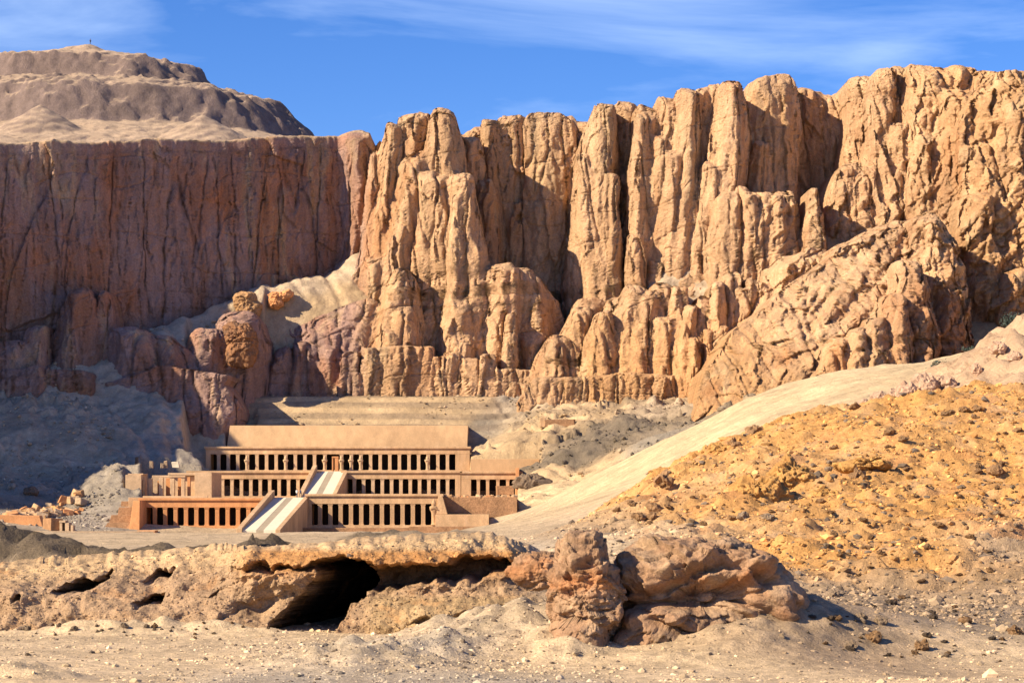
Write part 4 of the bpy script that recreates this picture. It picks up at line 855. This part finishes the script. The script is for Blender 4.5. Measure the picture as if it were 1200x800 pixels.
# ------------------------------------------------------------------ small masonry around the temple
def block(name, label, cat, px, py0, py1, wpx, Y, d, m, group=None, rot=0.0, lean=0.0):
    z0, z1 = zat(py1, Y), zat(py0, Y); w = wpx * Y / F; r_ = random.Random(int(px * 7 + py0)); h = z1 - z0
    j = lambda a: a * (1 + r_.uniform(-.14, .14))
    mb = MB(); mb.quadbox([(-j(w) / 2, -j(d) / 2, 0), (j(w) / 2, -j(d) / 2, 0), (j(w) / 2, j(d) / 2, 0), (-j(w) / 2, j(d) / 2, 0), (-j(w) / 2 + lean, -j(d) / 2, j(h)), (j(w) / 2 + lean, -j(d) / 2, h), (j(w) / 2 + lean, j(d) / 2, j(h)), (-j(w) / 2 + lean, j(d) / 2, h)])
    o = mb.build(name, m, bevel=.05); o.location = (xat(px, Y), Y, z0 - .25); o.rotation_euler = (0, 0, rot); tag(o, label, cat, group); return o
block('stone_block', 'tall thin grey standing stone on the heap left of the temple', 'stone block', 160.3, 534.5, 546, 3.6, 556, .9, M_rock_dark)
block('stone_block', 'small upright tan block right of the tall grey standing stone', 'stone block', 177.5, 539, 547, 4.4, 556, 1.0, M_rock_pale)
block('stone_block', 'low pale block leaning against a taller pale block on the heap', 'stone block', 190, 541.5, 547, 3.6, 555, .9, M_rock_pale, rot=.2)
block('stone_block', 'taller pale block of the touching pair on the heap', 'stone block', 194, 538.5, 547, 3.8, 556, .9, M_rock_pale)
block('stone_block', 'wide white broken block nearest the upper colonnade on the heap', 'stone block', 206.5, 539.5, 546.5, 8, 556, 1.2, M_ramp, lean=-.25)
o = block('mud_brick_wall', 'long orange mud brick wall at the left edge of the court', 'wall', 18, 602.8, 618, 66, 476, 1.6, M_temple_or)
o = block('mud_brick_hut', 'small ruined mud brick hut with one shaded side', 'hut', 62, 606, 620, 15, 470, 4.5, M_brick, rot=.5)
# little doorway building beside it
hb = empty('gate_house', at(78, 621, 468)); tag(hb, 'tiny pale gatehouse with an open doorway beside the mud brick hut', 'gatehouse')
b = MB(); xg = lambda p: xat(p, 468); zg = lambda q: zat(q, 468); b.box(xg(71), xg(74), 467, 470, zg(622), zg(610.5)); b.box(xg(77.4), xg(82), 467, 470, zg(622), zg(612)); b.box(xg(70.6), xg(78), 466.9, 470.1, zg(612) + .003, zg(609.5)); b.box(xg(84), xg(87), 467, 469, zg(622), zg(615)); b.build('wall', M_temple_pale, hb)
o = block('boundary_wall', 'long low grey boundary wall along the left edge of the court', 'wall', 78, 620.5, 626, 186, 446, .9, M_rock_pale)
o = block('stone_wall', 'low sunlit stone wall on the slope right of the temple', 'wall', 657, 490, 498.5, 34, 596, 1.2, M_brick)
o = block('stone_hut', 'tiny square stone hut at the left end of the low slope wall', 'hut', 636, 488, 499, 6, 597, 1.4, M_temple)
o = block('stone_stack', 'low stack of grey blocks before the narrow right colonnade', 'stone stack', 592, 567.5, 578, 20, 552, 1.4, M_brick)
# tumbled blocks at the foot of the heap
def ground_far(x, y):
    xs, ys, Z = FARZ; i = np.clip(np.searchsorted(xs, x), 1, len(xs) - 1); j = np.clip(np.searchsorted(ys, y), 1, len(ys) - 1)
    return float(Z[j, i])
r_ = random.Random(9)
tb = []
for v_ in range(5):
    mb = MB(); mb.quadbox([tuple(c * s * r_.uniform(.75, 1.15) for c, s in zip(p, (.8, .6, .55))) for p in ((-1, -1, -1), (1, -1, -1), (1, 1, -1), (-1, 1, -1), (-1, -1, 1), (1, -1, 1), (1, 1, 1), (-1, 1, 1))])
    me = bpy.data.meshes.new('fallen_block'); me.from_pydata(mb.v, [], mb.f); bm = bmesh.new(); bm.from_mesh(me); bmesh.ops.bevel(bm, geom=list(bm.edges), offset=.07, segments=1, affect='EDGES'); bmesh.ops.recalc_face_normals(bm, faces=list(bm.faces)); bm.to_mesh(me); bm.free()
    me.materials.append((M_temple_or, M_temple, M_rock_pale, M_temple, M_rock)[v_]); tb.append(me)
for i in range(90):
    t = r_.random(); p = 8 + 86 * t + r_.uniform(-6, 6); Yb = 488 + 26 * t + r_.uniform(-9, 9); x = xat(p, Yb); s = r_.uniform(.6, 1.7)
    o = bpy.data.objects.new('fallen_block', tb[i % 5]); COL.objects.link(o); o.scale = (s, s, s); o.location = (x, Yb, ground_far(x, Yb) + .3 * s); o.rotation_euler = (r_.uniform(-.4, .4), r_.uniform(-.4, .4), r_.uniform(0, 6))
    tag(o, 'squared building block tumbled at the foot of the grey heap left of the temple', 'stone block', 'tumbled blocks left of the temple')
for i in range(34):
    p = 520 + 84 * r_.random(); Yb = r_.uniform(YL + 4, YL + 7.5); x = xat(p, Yb); s = r_.uniform(.3, .75)
    o = bpy.data.objects.new('fallen_block', tb[i % 5]); COL.objects.link(o); o.scale = (s, s, s); o.location = (x, Yb, TZ['mid'] + .2 * s); o.rotation_euler = (r_.uniform(-.4, .4), r_.uniform(-.4, .4), r_.uniform(0, 6))
    tag(o, 'small squared block strewn on the ledge above the rough right retaining wall', 'stone block', 'blocks on the right ledge')

# ------------------------------------------------------------------ boulders
def place_rock(me, label, px, py, Y, m=None, name='boulder', cat='boulder', rot=0.0, group=None, s=1.0):
    o = bpy.data.objects.new(name, me); COL.objects.link(o); o.location = at(px, py, Y); o.rotation_euler = (0, 0, rot); o.scale = (s, s, s)
    tag(o, label, cat, group); return o
u = 641 / F
place_rock(sdf_rock('boulder', [(0, 0, 0, 14 * u, 3, 10 * u, .25), (4 * u, 0, -8 * u, 15 * u, 3, 12 * u, -.2), (-6 * u, .2, 3 * u, 9 * u, 2, 7 * u, .5)], 6, 6, 3.4, .35, 21, (), None, M_rock, 2.6), 'large brown boulder in the shade on the grey scree under the cliff', 288, 353, 638)
place_rock(sdf_rock('boulder', [(-5 * u, 0, -3 * u, 9 * u, 2.4, 10 * u, .1), (6 * u, 0, 3 * u, 10 * u, 2.2, 6 * u, .35)], 6, 6, 2.4, .4, 24, (), None, M_temple_or, 2.6), 'orange sunlit boulder in two lumps high on the pale scree', 328, 349, 645)
u = 612 / F
M_rust = mat('rusty_boulder_rock', base=(0.33, 0.17, 0.09), dark=.66, light=1.2, sc=(.15, .8, 4), stains=(((0.20, 0.13, 0.10, .7), .25, .5, .66, 3.0),), bump=((1.0, .3), (4, .1)))
place_rock(sdf_rock('boulder', [(0, 0, 0, 17 * u, 3, 15 * u, .1), (2 * u, 0, -20 * u, 18 * u, 3, 18 * u, -.1), (-8 * u, .4, 8 * u, 10 * u, 2.4, 10 * u, .3), (8 * u, .3, -6 * u, 12 * u, 2.6, 22 * u, .2)], 9, 6, 3.2, .55, 27, (), None, M_rust, 2.6), 'big rust-brown cracked boulder at the edge of the cliff shadow', 281, 394, 617)
place_rock(star_rock('boulder', [(0, 0, 0, 4.2, 2.6, 2.2), (2.5, 0, -.8, 3.2, 2.4, 1.8)], 4, 1.6, .35, 31, m=M_rock_dark), 'dark shadowed boulder beside the right end of the middle terrace', 622, 566, 540)
o = place_rock(star_rock('boulder', [(0, 0, 0, 1.7, 1.4, 1.1)], 4, 1.2, .25, 33, m=M_rock_dark), 'rounded dark boulder at the shaded foot of the heap', 36, 577, 520); o.location.z = ground_far(o.location.x, 520) + .6
# foreground outcrop: a tall left block and a broad right mass, split by a dark cleft
def outcrop_tint(orig, seed):
    def f(V):
        n = len(V); x, y, z = V.T
        c = np.tile(np.array((0.31, 0.19, 0.115)), (n, 1)); t = sstep(-.1, .5, fbm3(x / 1.5, y / 1.5, z / .8, 4, seed))[:, None]
        c = c * (1 - .6 * t) + np.array((0.39, 0.275, 0.175)) * .6 * t
        tilt = z - 0.22 * x + 0.25 * n2(x / 1.2, z / 1.2, seed)
        band = (np.exp(-((tilt - orig) / .42) ** 2) * sstep(-.3, .2, n3(x / 1.2, y / 1.2, z / 1.2, seed + 3)))[:, None]
        c = c * (1 - .7 * band) + np.array((0.36, 0.15, 0.055)) * .7 * band
        return c.astype(np.float32)
    return f
u = 84 / F
def S(cx, cz, px, py, rx, rz, dy, ry, a=0): return ((px - cx) * u, dy, (cz - py) * u, rx * u, ry, rz * u, math.radians(a))
def Ln(cx, cz, *pts): return [((a - cx) * u, (cz - b) * u) for a, b in pts]
o_ = (687, 700)
me = sdf_rock('outcrop', [S(*o_, 688, 700, 32, 76, .6, 1.4), S(*o_, 686, 655, 31, 33, .2, 1.5, 8), S(*o_, 694, 705, 29, 40, .1, 1.5), S(*o_, 680, 750, 33, 27, -.3, 1.5, -6), S(*o_, 672, 690, 24, 50, .4, 1.4)], 4.2, 7, 1.5, .26, 41,
              [(Ln(*o_, (655, 672), (680, 664), (705, 656)), .10, .25), (Ln(*o_, (656, 735), (690, 724), (716, 716)), .10, .3)], outcrop_tint(.6, 3), M_outcrop)
place_rock(me, 'tall brown block left of the dark cleft in the foreground outcrop', 687, 700, 84.5, name='outcrop_block', cat='rock outcrop')
o_ = (818, 700)
me = sdf_rock('outcrop', [S(*o_, 818, 700, 110, 58, 1.0, 2.0), S(*o_, 806, 662, 88, 30, .35, 2.3, 3), S(*o_, 850, 660, 62, 27, .4, 2.3, -10), S(*o_, 760, 676, 40, 32, .4, 2.2, 12), S(*o_, 788, 738, 72, 36, .1, 2.4, -4), S(*o_, 762, 754, 54, 26, -.3, 2.3, 3),
                          S(*o_, 828, 748, 34, 28, -.2, 2.2, 10), S(*o_, 898, 698, 50, 32, .7, 2.3, -28), S(*o_, 860, 735, 50, 36, .5, 2.2, -20)], 6.4, 7, 1.9, .28, 44,
              [(Ln(*o_, (722, 690), (750, 695), (775, 687), (800, 674), (824, 661), (846, 654), (864, 657), (884, 664), (908, 680)), .20, .75), (Ln(*o_, (800, 690), (840, 682), (872, 680), (890, 676)), .35, .5), (Ln(*o_, (862, 702), (886, 692), (912, 677)), .12, .45),
               (Ln(*o_, (862, 702), (884, 714), (902, 726)), .10, .3), (Ln(*o_, (728, 712), (770, 702), (810, 705), (850, 712), (874, 722)), .12, .3), (Ln(*o_, (758, 726), (788, 738), (806, 746), (803, 770)), .14, .5), (Ln(*o_, (806, 746), (830, 728), (850, 722)), .1, .25)],
              outcrop_tint(.55, 6), M_outcrop)
place_rock(me, 'broad brown rock mass with rusty ledges right of the dark cleft', 818, 700, 86, name='outcrop_mass', cat='rock outcrop')
me = star_rock('boulder', [(0, 0, 0, 1.3, 1.0, .8), (.7, .2, -.2, 1.0, .8, .7)], 6, 1.0, .14, 47, outcrop_tint(.1, 9), M_outcrop)
place_rock(me, 'pinkish boulder wedged between the cave bank and the outcrop', 634, 668, 96)

M_crag = mat('ochre_crag_rock', base=(0.45, 0.25, 0.085), dark=.7, light=1.25, sc=(.4, 2, 9), stains=(((0.30, 0.13, 0.05, .6), .6, .54, .7, 3.0),), bump=((1.6, .16), (9.0, .05)))
u = 128 / F
for k_, (px, py, Yc, sh, lab) in enumerate(((888, 584, 126.5, [(0, 0, 0, 34, 1.2, 17, 6), (-14, .2, 8, 16, 1.0, 14, -15), (12, .1, 6, 17, 1.0, 16, 10), (30, .2, -4, 14, .9, 10, 0)], 'knobbly ochre crag low on the right hillside'),
        (926, 566, 129.5, [(0, 0, 0, 28, 1.3, 20, -5), (-6, .2, 18, 13, 1.0, 12, 20), (16, .1, -6, 20, 1.0, 14, 0), (-20, 0, -8, 14, .9, 12, 10)], 'taller ochre crag with a dark cap behind the low knobbly one'),
        (968, 584, 127.5, [(0, 0, 0, 22, 1.0, 9, -12), (14, .2, -3, 14, .8, 7, 0)], 'rusty slab of rock at the right foot of the ochre crags'), (1016, 546, 132, [(0, 0, 0, 34, .9, 6, 3), (-18, 0, -3, 18, .8, 6, -6)], 'long thin ledge of reddish rock across the hillside'),
        (848, 530, 148, [(0, 0, 0, 22, 1.0, 10, 8), (-10, 0, 4, 10, .8, 9, 0)], 'brown jagged crag on the crest line above the ochre crags'), (905, 514, 149, [(0, 0, 0, 26, 1.0, 9, -6), (12, 0, 3, 10, .8, 8, 0)], 'low dark-stained crag along the crest right of the jagged one'),
        (1062, 512, 146, [(0, 0, 0, 30, 1.0, 8, 5), (-14, .2, 2, 12, .8, 8, 0)], 'flat tan crag high on the hill below the pink boulders'), (1130, 596, 123, [(0, 0, 0, 22, 1.0, 8, -10), (10, 0, 2, 10, .8, 9, 0)], 'rounded ochre crag low on the right part of the hill'),
        (742, 592, 138, [(0, 0, 0, 20, .9, 8, 12), (9, 0, -2, 10, .8, 6, 0)], 'orange crag at the left tip of the hill above the outcrop'))):
    me = sdf_rock('crag', [(a * u, b_, c * u, d * u, e, f * u, math.radians(g)) for a, b_, c, d, e, f, g in sh], 2.6, 6, .8, .20, 70 + k_, (), None, M_crag, 2.6); place_rock(me, lab, px, py, Yc, name='crag', cat='crag')
# loose rocks: shapes shared by many copies
rock_me = []
for v_ in range(9):
    rr = random.Random(50 + v_)
    me = star_rock('rock', [(0, 0, 0, rr.uniform(.8, 1.1), rr.uniform(.7, 1), rr.uniform(.5, .75)), (rr.uniform(-.4, .4), rr.uniform(-.3, .3), rr.uniform(-.2, .3), .7, .6, .5)], 3, .75, .22, 60 + v_, m=(M_rock, M_rock_pale, M_rock, M_rock_dark, M_rock, M_rock_pale, M_rock, M_rock, M_rock_dark)[v_])
    rock_me.append(me)
def ground_hit(px, py):
    """depth at which the near ground is seen at this point of the photograph's view"""
    Ys = np.linspace(68, 158, 1400); xs = (px - 600) / F * Ys; zs = CZ + (HZ - py) / F * Ys; g = near_z(xs, Ys); k = np.argmax(g >= zs)
    return (xs[k], Ys[k], g[k]) if g[k] >= zs[k] else None
def rock(px, py, wpx, v_, label, group=None, sink=.25, flat=1.0):
    h = ground_hit(px, py)
    if h is None: return
    s = wpx * h[1] / F / 2; o = bpy.data.objects.new('rock', rock_me[v_]); COL.objects.link(o); q = random.Random(int(px * 31 + py * 7))
    o.scale = (s, s, s * flat); o.rotation_euler = (q.uniform(-.3, .3), q.uniform(-.3, .3), q.uniform(0, 6.28)); o.location = (h[0], h[1], h[2] + s * (.5 - sink) * flat)
    tag(o, label, 'rock', group)
for px, py, w, v_, lab in ((1168, 555, 24, 7, 'squarish brown rock standing alone high on the right hillside'), (779, 567, 26, 0, 'rounded ochre rock on the crest above the outcrop'),
        (766, 598, 20, 4, 'flat orange rock below the rounded crest rock'), (978, 699, 17, 5, 'pale angular rock just right of the outcrop foot'), (1045, 708, 14, 3, 'small dark rock on the slope right of the outcrop'),
        (980, 726, 13, 4, 'brown rock left of a cluster at the hill foot'), (1009, 727, 17, 1, 'pale rock of the cluster at the hill foot, dark on one side'), (1033, 730, 19, 5, 'largest pale rock of the cluster at the hill foot'),
        (1024, 750, 20, 2, 'low wide rock casting a black shadow in front of the cluster'), (1080, 760, 20, 0, 'blocky brown rock standing alone on the grey flat'), (1086, 746, 12, 3, 'small dark rock behind the lone blocky rock'),
        (1131, 730, 18, 4, 'reddish flat rock at the foot of the dark slope'), (1190, 742, 17, 6, 'brown rock near the right edge of the picture'), (997, 758, 15, 5, 'flat pale rock left of the lone blocky rock'),
        (31, 738, 11, 1, 'leftmost pale rock at the foot of the bank'), (87, 738, 10, 5, 'pale rock alone below the dark left hollow'), (146, 735, 10, 1, 'pale rock below the small double hollow'),
        (172, 735, 8, 5, 'left one of two touching pale rocks at the bank foot'), (181, 735, 9, 0, 'right one of two touching pale rocks at the bank foot'), (41, 729, 13, 6, 'brown lump half buried in the left bank foot'),
        (33, 768, 7, 1, 'single pale stone out on the open sand'), (860, 523, 16, 0, 'dark-topped rock on the crest line of the right hill'), (884, 507, 20, 4, 'weathered ochre rock on the upper crest of the hill'),
        (1000, 480, 18, 7, 'flat brown rock on the far crest'), (985, 546, 22, 7, 'brown slab beside the long reddish ledge'),
        (1005, 560, 20, 0, 'orange-brown rock below the ledge slab'), (1008, 559, 14, 2, 'small red rock beside the ledge'), (870, 607, 16, 5, 'pale boulder below the ochre crag'),
        (900, 608, 14, 1, 'whitish stone near the pale boulder'), (765, 610, 18, 2, 'rust stained rock on the lower left of the hill'), (748, 607, 15, 4, 'ochre rock left of the rust stained rock')):
    rock(px, py, w, v_, lab)
rq = random.Random(77); cnt = 0
while cnt < 190:
    p, q = rq.uniform(640, 1198), rq.uniform(470, 775)
    if 640 < p < 945 and q > 618: continue
    lim = np.interp(p, [640, 700, 800, 1000, 1200], [640, 606, 545, 488, 462])
    if q < lim: continue
    w = 4.0 + 9.0 * rq.random() ** 2.5; low = q > 690
    lab, g = (('small grey-brown rock on the dark gravelly foot of the right hill', 'rocks at the foot of the right hill') if low else ('small ochre rock among the rubble of the sunlit right hillside', 'rocks on the sunlit right hillside'))
    rock(p, q, w, rq.choice((3, 8, 5, 6, 2) if low else (0, 2, 4, 6, 7, 1)), lab, g, sink=.15, flat=rq.uniform(.6, 1)); cnt += 1
for i in range(46):
    p = rq.uniform(-5, 330); q = 737 + rq.gauss(0, 5) - (4 if p > 270 else 0); rock(p, q, rq.uniform(2.5, 5.5), rq.choice((1, 5, 0, 6)), 'small pale stone along the foot of the cave bank', 'stones along the bank foot')

# gravel: far too many to count
def scatter(name, P, size, tint, seed=1):
    rg = np.random.default_rng(seed); D, Fc = ICO[1]; n, k = len(P), len(D)
    sc = rg.uniform(.6, 1.25, (n, 1, 3)) * size[:, None, None] * np.array([1, 1, .7]); wob = 1 + rg.uniform(-.3, .3, (n, k, 1)); a = rg.uniform(0, 6.28, n); ca, sa = np.cos(a)[:, None], np.sin(a)[:, None]
    V = D[None] * wob * sc; X = V[..., 0] * ca - V[..., 1] * sa; Y = V[..., 0] * sa + V[..., 1] * ca
    V = np.stack([X, Y, V[..., 2]], -1) + P[:, None, :]
    me = mesh_np(name, V.reshape(-1, 3), (Fc[None] + (np.arange(n) * k)[:, None, None]).reshape(-1, 3), smooth=False)
    set_tint(me, np.repeat(tint[:, None, :], k, 1).reshape(-1, 3).astype(np.float32))
    return tag(link(name, me, M_gravel), kind='stuff')
def gravel():
    rg = np.random.default_rng(3); n = 95000
    Y = rg.uniform(70, 158, n); X = (rg.uniform(-30, 1230, n) - 600) / F * Y
    hill = sstep(0, 8, X) * sstep(84, 96, Y); patch = sstep(-.1, .45, fbm2(X / 3, Y / 4, 4, 50)); heap = np.exp(-((X + 3) / 5.5) ** 2 - ((Y - 83) / 9) ** 2)
    keep = rg.random(n) < np.clip(.16 + .2 * patch + hill * (.35 + .65 * patch) + heap * .9, 0, 1); X, Y, hill, heap = X[keep], Y[keep], hill[keep], heap[keep]
    Z = near_z(X, Y); s = (.03 + .028 * hill) * np.exp(rg.normal(0, .62, len(X))); s = np.clip(s, .02, .32)
    c = idw_color(_NW[:, :2], [f[3] for f in NEAR_PT], X, Y, 4.0) * np.exp(rg.normal(-.03, .28, (len(X), 1))); d = rg.random(len(X)) < .16; c[d] = np.array((.15, .115, .085)) * rg.uniform(.7, 1.4, (d.sum(), 1))
    Pb, cb = BANK; cb = cb * np.exp(rg.normal(-.2, .25, (len(Pb), 1))); d = rg.random(len(cb)) < .1; cb[d] = (.14, .10, .075)
    sb = np.clip(.027 * np.exp(rg.normal(0, .55, len(Pb))), .012, .14)
    scatter('gravel', np.concatenate([np.stack([X, Y, Z], 1), Pb]), np.concatenate([s, sb]), np.concatenate([c, cb]), 4)
gravel()
def far_rubble():
    rg = np.random.default_rng(8); n = 42000; Y = rg.uniform(470, 640, n); P_ = rg.uniform(-20, 900, n); X = (P_ - 600) / F * Y
    w = np.where(P_ < 250, .9, np.where(P_ < 560, .35, .75)) * sstep(-.25, .4, fbm2(X / 12, Y / 12, 3, 77)) * np.where((Y < 500) & (P_ > 130), 0, 1); w = np.where((P_ > 140) & (P_ < 612) & (Y < 606), 0, w); w = np.where((P_ > 575) & (Y < 535), .12 * w, w)
    k = rg.random(n) < w; X, Y = X[k], Y[k]; xs, ys, Zf = FARZ; i = np.clip(np.searchsorted(xs, X), 1, len(xs) - 1); j = np.clip(np.searchsorted(ys, Y), 1, len(ys) - 1)
    Z = Zf[j, i]; c = FARC[j, i] * np.exp(rg.normal(-.08, .25, (len(X), 1))); s_ = np.clip(.16 * np.exp(rg.normal(0, .6, len(X))), .06, .9)
    scatter('scree_rubble', np.stack([X, Y, Z + .2 * s_], 1), s_, c, 9)
far_rubble()

M_pink = mat('pink_boulder_rock', base=(0.45, 0.30, 0.21), dark=.74, light=1.2, sc=(.4, 2, 8), bump=((1.2, .2), (5, .06)))
for k_, (px, py, w_, h_) in enumerate(((1012, 479, 9, 10), (1030, 473, 11, 13), (1047, 470, 9, 10), (1062, 463, 12, 15), (1084, 455, 14, 18), (1101, 453, 8, 12), (1114, 451, 8, 10), (1144, 441, 7, 9), (1170, 424, 10, 8), (1190, 432, 9, 8))):
    Yk = 262; uk = Yk / F; x_ = xat(px, Yk); Yk = 250 + 1.5 * (k_ % 3); me = star_rock('boulder', [(0, 0, 0, w_ * uk, w_ * uk, h_ * uk), (-.3 * w_ * uk, 0, .3 * h_ * uk, w_ * .7 * uk, w_ * .7 * uk, h_ * .7 * uk)], 4, .9, .16, 200 + k_, m=M_pink)
    o = place_rock(me, 'pinkish weathered boulder in the row along the foot of the right spur', px, py, Yk, group='row of pinkish boulders'); o.location.z = max(o.location.z, ground_far(o.location.x, Yk) + .2 * h_ * uk)
# ------------------------------------------------------------------ shrubs on the right spur
M_leaf = mat('shrub_leaf', base=(0.055, 0.075, 0.065), dark=.7, light=1.3, sc=(2, 8), bump=()); M_stem = mat('shrub_stem', base=(0.12, 0.09, 0.06), sc=(2,), bump=())
def shrub(px, py, Y, w, h, label, seed):
    rg = np.random.default_rng(seed); x, y, z = at(px, py, Y); z = ground_far(x, Y) - .1; e = empty('shrub', (x, Y, z)); tag(e, label, 'shrub'); V = []; Fc = []; SV = []; SF = []
    for k in range(16):
        a = rg.uniform(0, 6.28); r = w * rg.uniform(.2, 1); tip = np.array([math.cos(a) * r, math.sin(a) * r, h * rg.uniform(.5, 1)]); q = np.array([-math.sin(a), math.cos(a), 0]) * .05; b0 = len(SV)
        SV += [tuple(-q), tuple(q), tuple(tip + q * .3), tuple(tip - q * .3)]; SF.append((b0, b0 + 1, b0 + 2, b0 + 3))
        for _ in range(60):
            t = rg.uniform(.25, 1.05); c = tip * t + rg.normal(0, .22 * w, 3) * np.array([1, 1, .7]); c[2] = abs(c[2]); u1 = rg.normal(size=3); u1 /= np.linalg.norm(u1); u2 = np.cross(u1, rg.normal(size=3)); u2 /= np.linalg.norm(u2); L = .16; b0 = len(V)
            V += [tuple(c - u1 * L), tuple(c + u2 * L * .4), tuple(c + u1 * L), tuple(c - u2 * L * .4)]; Fc.append((b0, b0 + 1, b0 + 2, b0 + 3))
    for nm, v, f, m in (('foliage', V, Fc, M_leaf), ('stem', SV, SF, M_stem)):
        me = bpy.data.meshes.new(nm); me.from_pydata(v, [], f); link(nm, me, m, e)
shrub(1103, 420, 276, 1.1, 1.5, 'dark blue-green desert shrub, lowest of three on the pink spur', 1); shrub(1188, 388, 281, 1.3, 1.9, 'dark desert shrub near the right edge of the pink spur', 2); shrub(1136, 408, 277, .7, .8, 'small dusty shrub between two larger ones on the spur', 3)

# ------------------------------------------------------------------ people
def flat(name, c):
    m = bpy.data.materials.new(name); m.use_nodes = True; b = m.node_tree.nodes['Principled BSDF']; b.inputs['Base Color'].default_value = (*c, 1); b.inputs['Roughness'].default_value = .85; return m
def person(x, y, z, label, top, legs, yaw=0.0, stride=.12):
    J = [(0, 0, .95, .15), (0, 0, 1.15, .14), (0, 0, 1.40, .16), (0, 0, 1.52, .065), (0, -.01, 1.66, .10), (0, 0, 1.76, .075),
         (.10, stride, .90, .09), (.11, stride, .50, .065), (.11, stride + .04, .08, .05), (.11, stride - .12, .04, .045), (-.10, -stride, .90, .09), (-.11, -stride, .50, .065), (-.11, -stride + .03, .08, .05), (-.11, -stride - .13, .04, .045),
         (.21, 0, 1.40, .06), (.26, .02, 1.12, .048), (.25, -.10, .88, .04), (-.21, 0, 1.40, .06), (-.26, .02, 1.12, .048), (-.25, -.08, .88, .04)]
    E = [(0, 1), (1, 2), (2, 3), (3, 4), (4, 5), (0, 6), (6, 7), (7, 8), (8, 9), (0, 10), (10, 11), (11, 12), (12, 13), (2, 14), (14, 15), (15, 16), (2, 17), (17, 18), (18, 19)]
    me = bpy.data.meshes.new('person'); me.from_pydata([j[:3] for j in J], E, []); o = bpy.data.objects.new('person', me); COL.objects.link(o); o.modifiers.new('skin', 'SKIN')
    for i, j in enumerate(J): me.skin_vertices[0].data[i].radius = (j[3], j[3]); me.skin_vertices[0].data[i].use_root = (i == 0)
    sm = o.modifiers.new('sub', 'SUBSURF'); sm.levels = sm.render_levels = 2
    dg = bpy.context.evaluated_depsgraph_get(); body = bpy.data.meshes.new_from_object(o.evaluated_get(dg)); bpy.data.objects.remove(o)
    body.materials.clear()
    for m in (flat('skin', (.30, .17, .10)), top, legs): body.materials.append(m)
    for p in body.polygons:
        c = p.center; p.material_index = 0 if c.z > 1.5 or (abs(c.x) > .2 and c.z < 1.1) else (1 if c.z > .92 else 2); p.use_smooth = True
    body.name = 'person'; o = bpy.data.objects.new('person', body); COL.objects.link(o); o.location = (x, y, z); o.rotation_euler = (0, 0, yaw); tag(o, label, 'person')
    hm = star_rock('hair', [(0, .02, .02, .115, .12, .10)], 2, .2, .01, 3, m=flat('hair', (.03, .025, .02))); h = bpy.data.objects.new('hair', hm); COL.objects.link(h); h.parent = o; h.location = (0, 0.015, 1.73); return o
navy, white, dark = flat('navy_cloth', (.03, .04, .09)), flat('white_cloth', (.7, .7, .7)), flat('dark_cloth', (.04, .04, .05))
person(xat(348, 497), 497, TZ['mid'] + .003, 'person in a pale top and navy trousers at the head of the lower ramp', white, navy, .4)
person(xat(352.2, 498), 498, TZ['mid'] + .003, 'person dressed all in dark navy beside the upper ramp wall', navy, dark, 2.4)
Xp, Yp, Zp = PK; k = np.unravel_index(np.argmax(Zp - .02 * np.abs(Xp - xat(99, 800)) ** 2 * .2), Zp.shape)
person(float(Xp[k]), float(Yp[k]), float(Zp[k]) - .05, 'lone dark-clothed person standing on the summit against the sky', navy, dark, .2, .06)
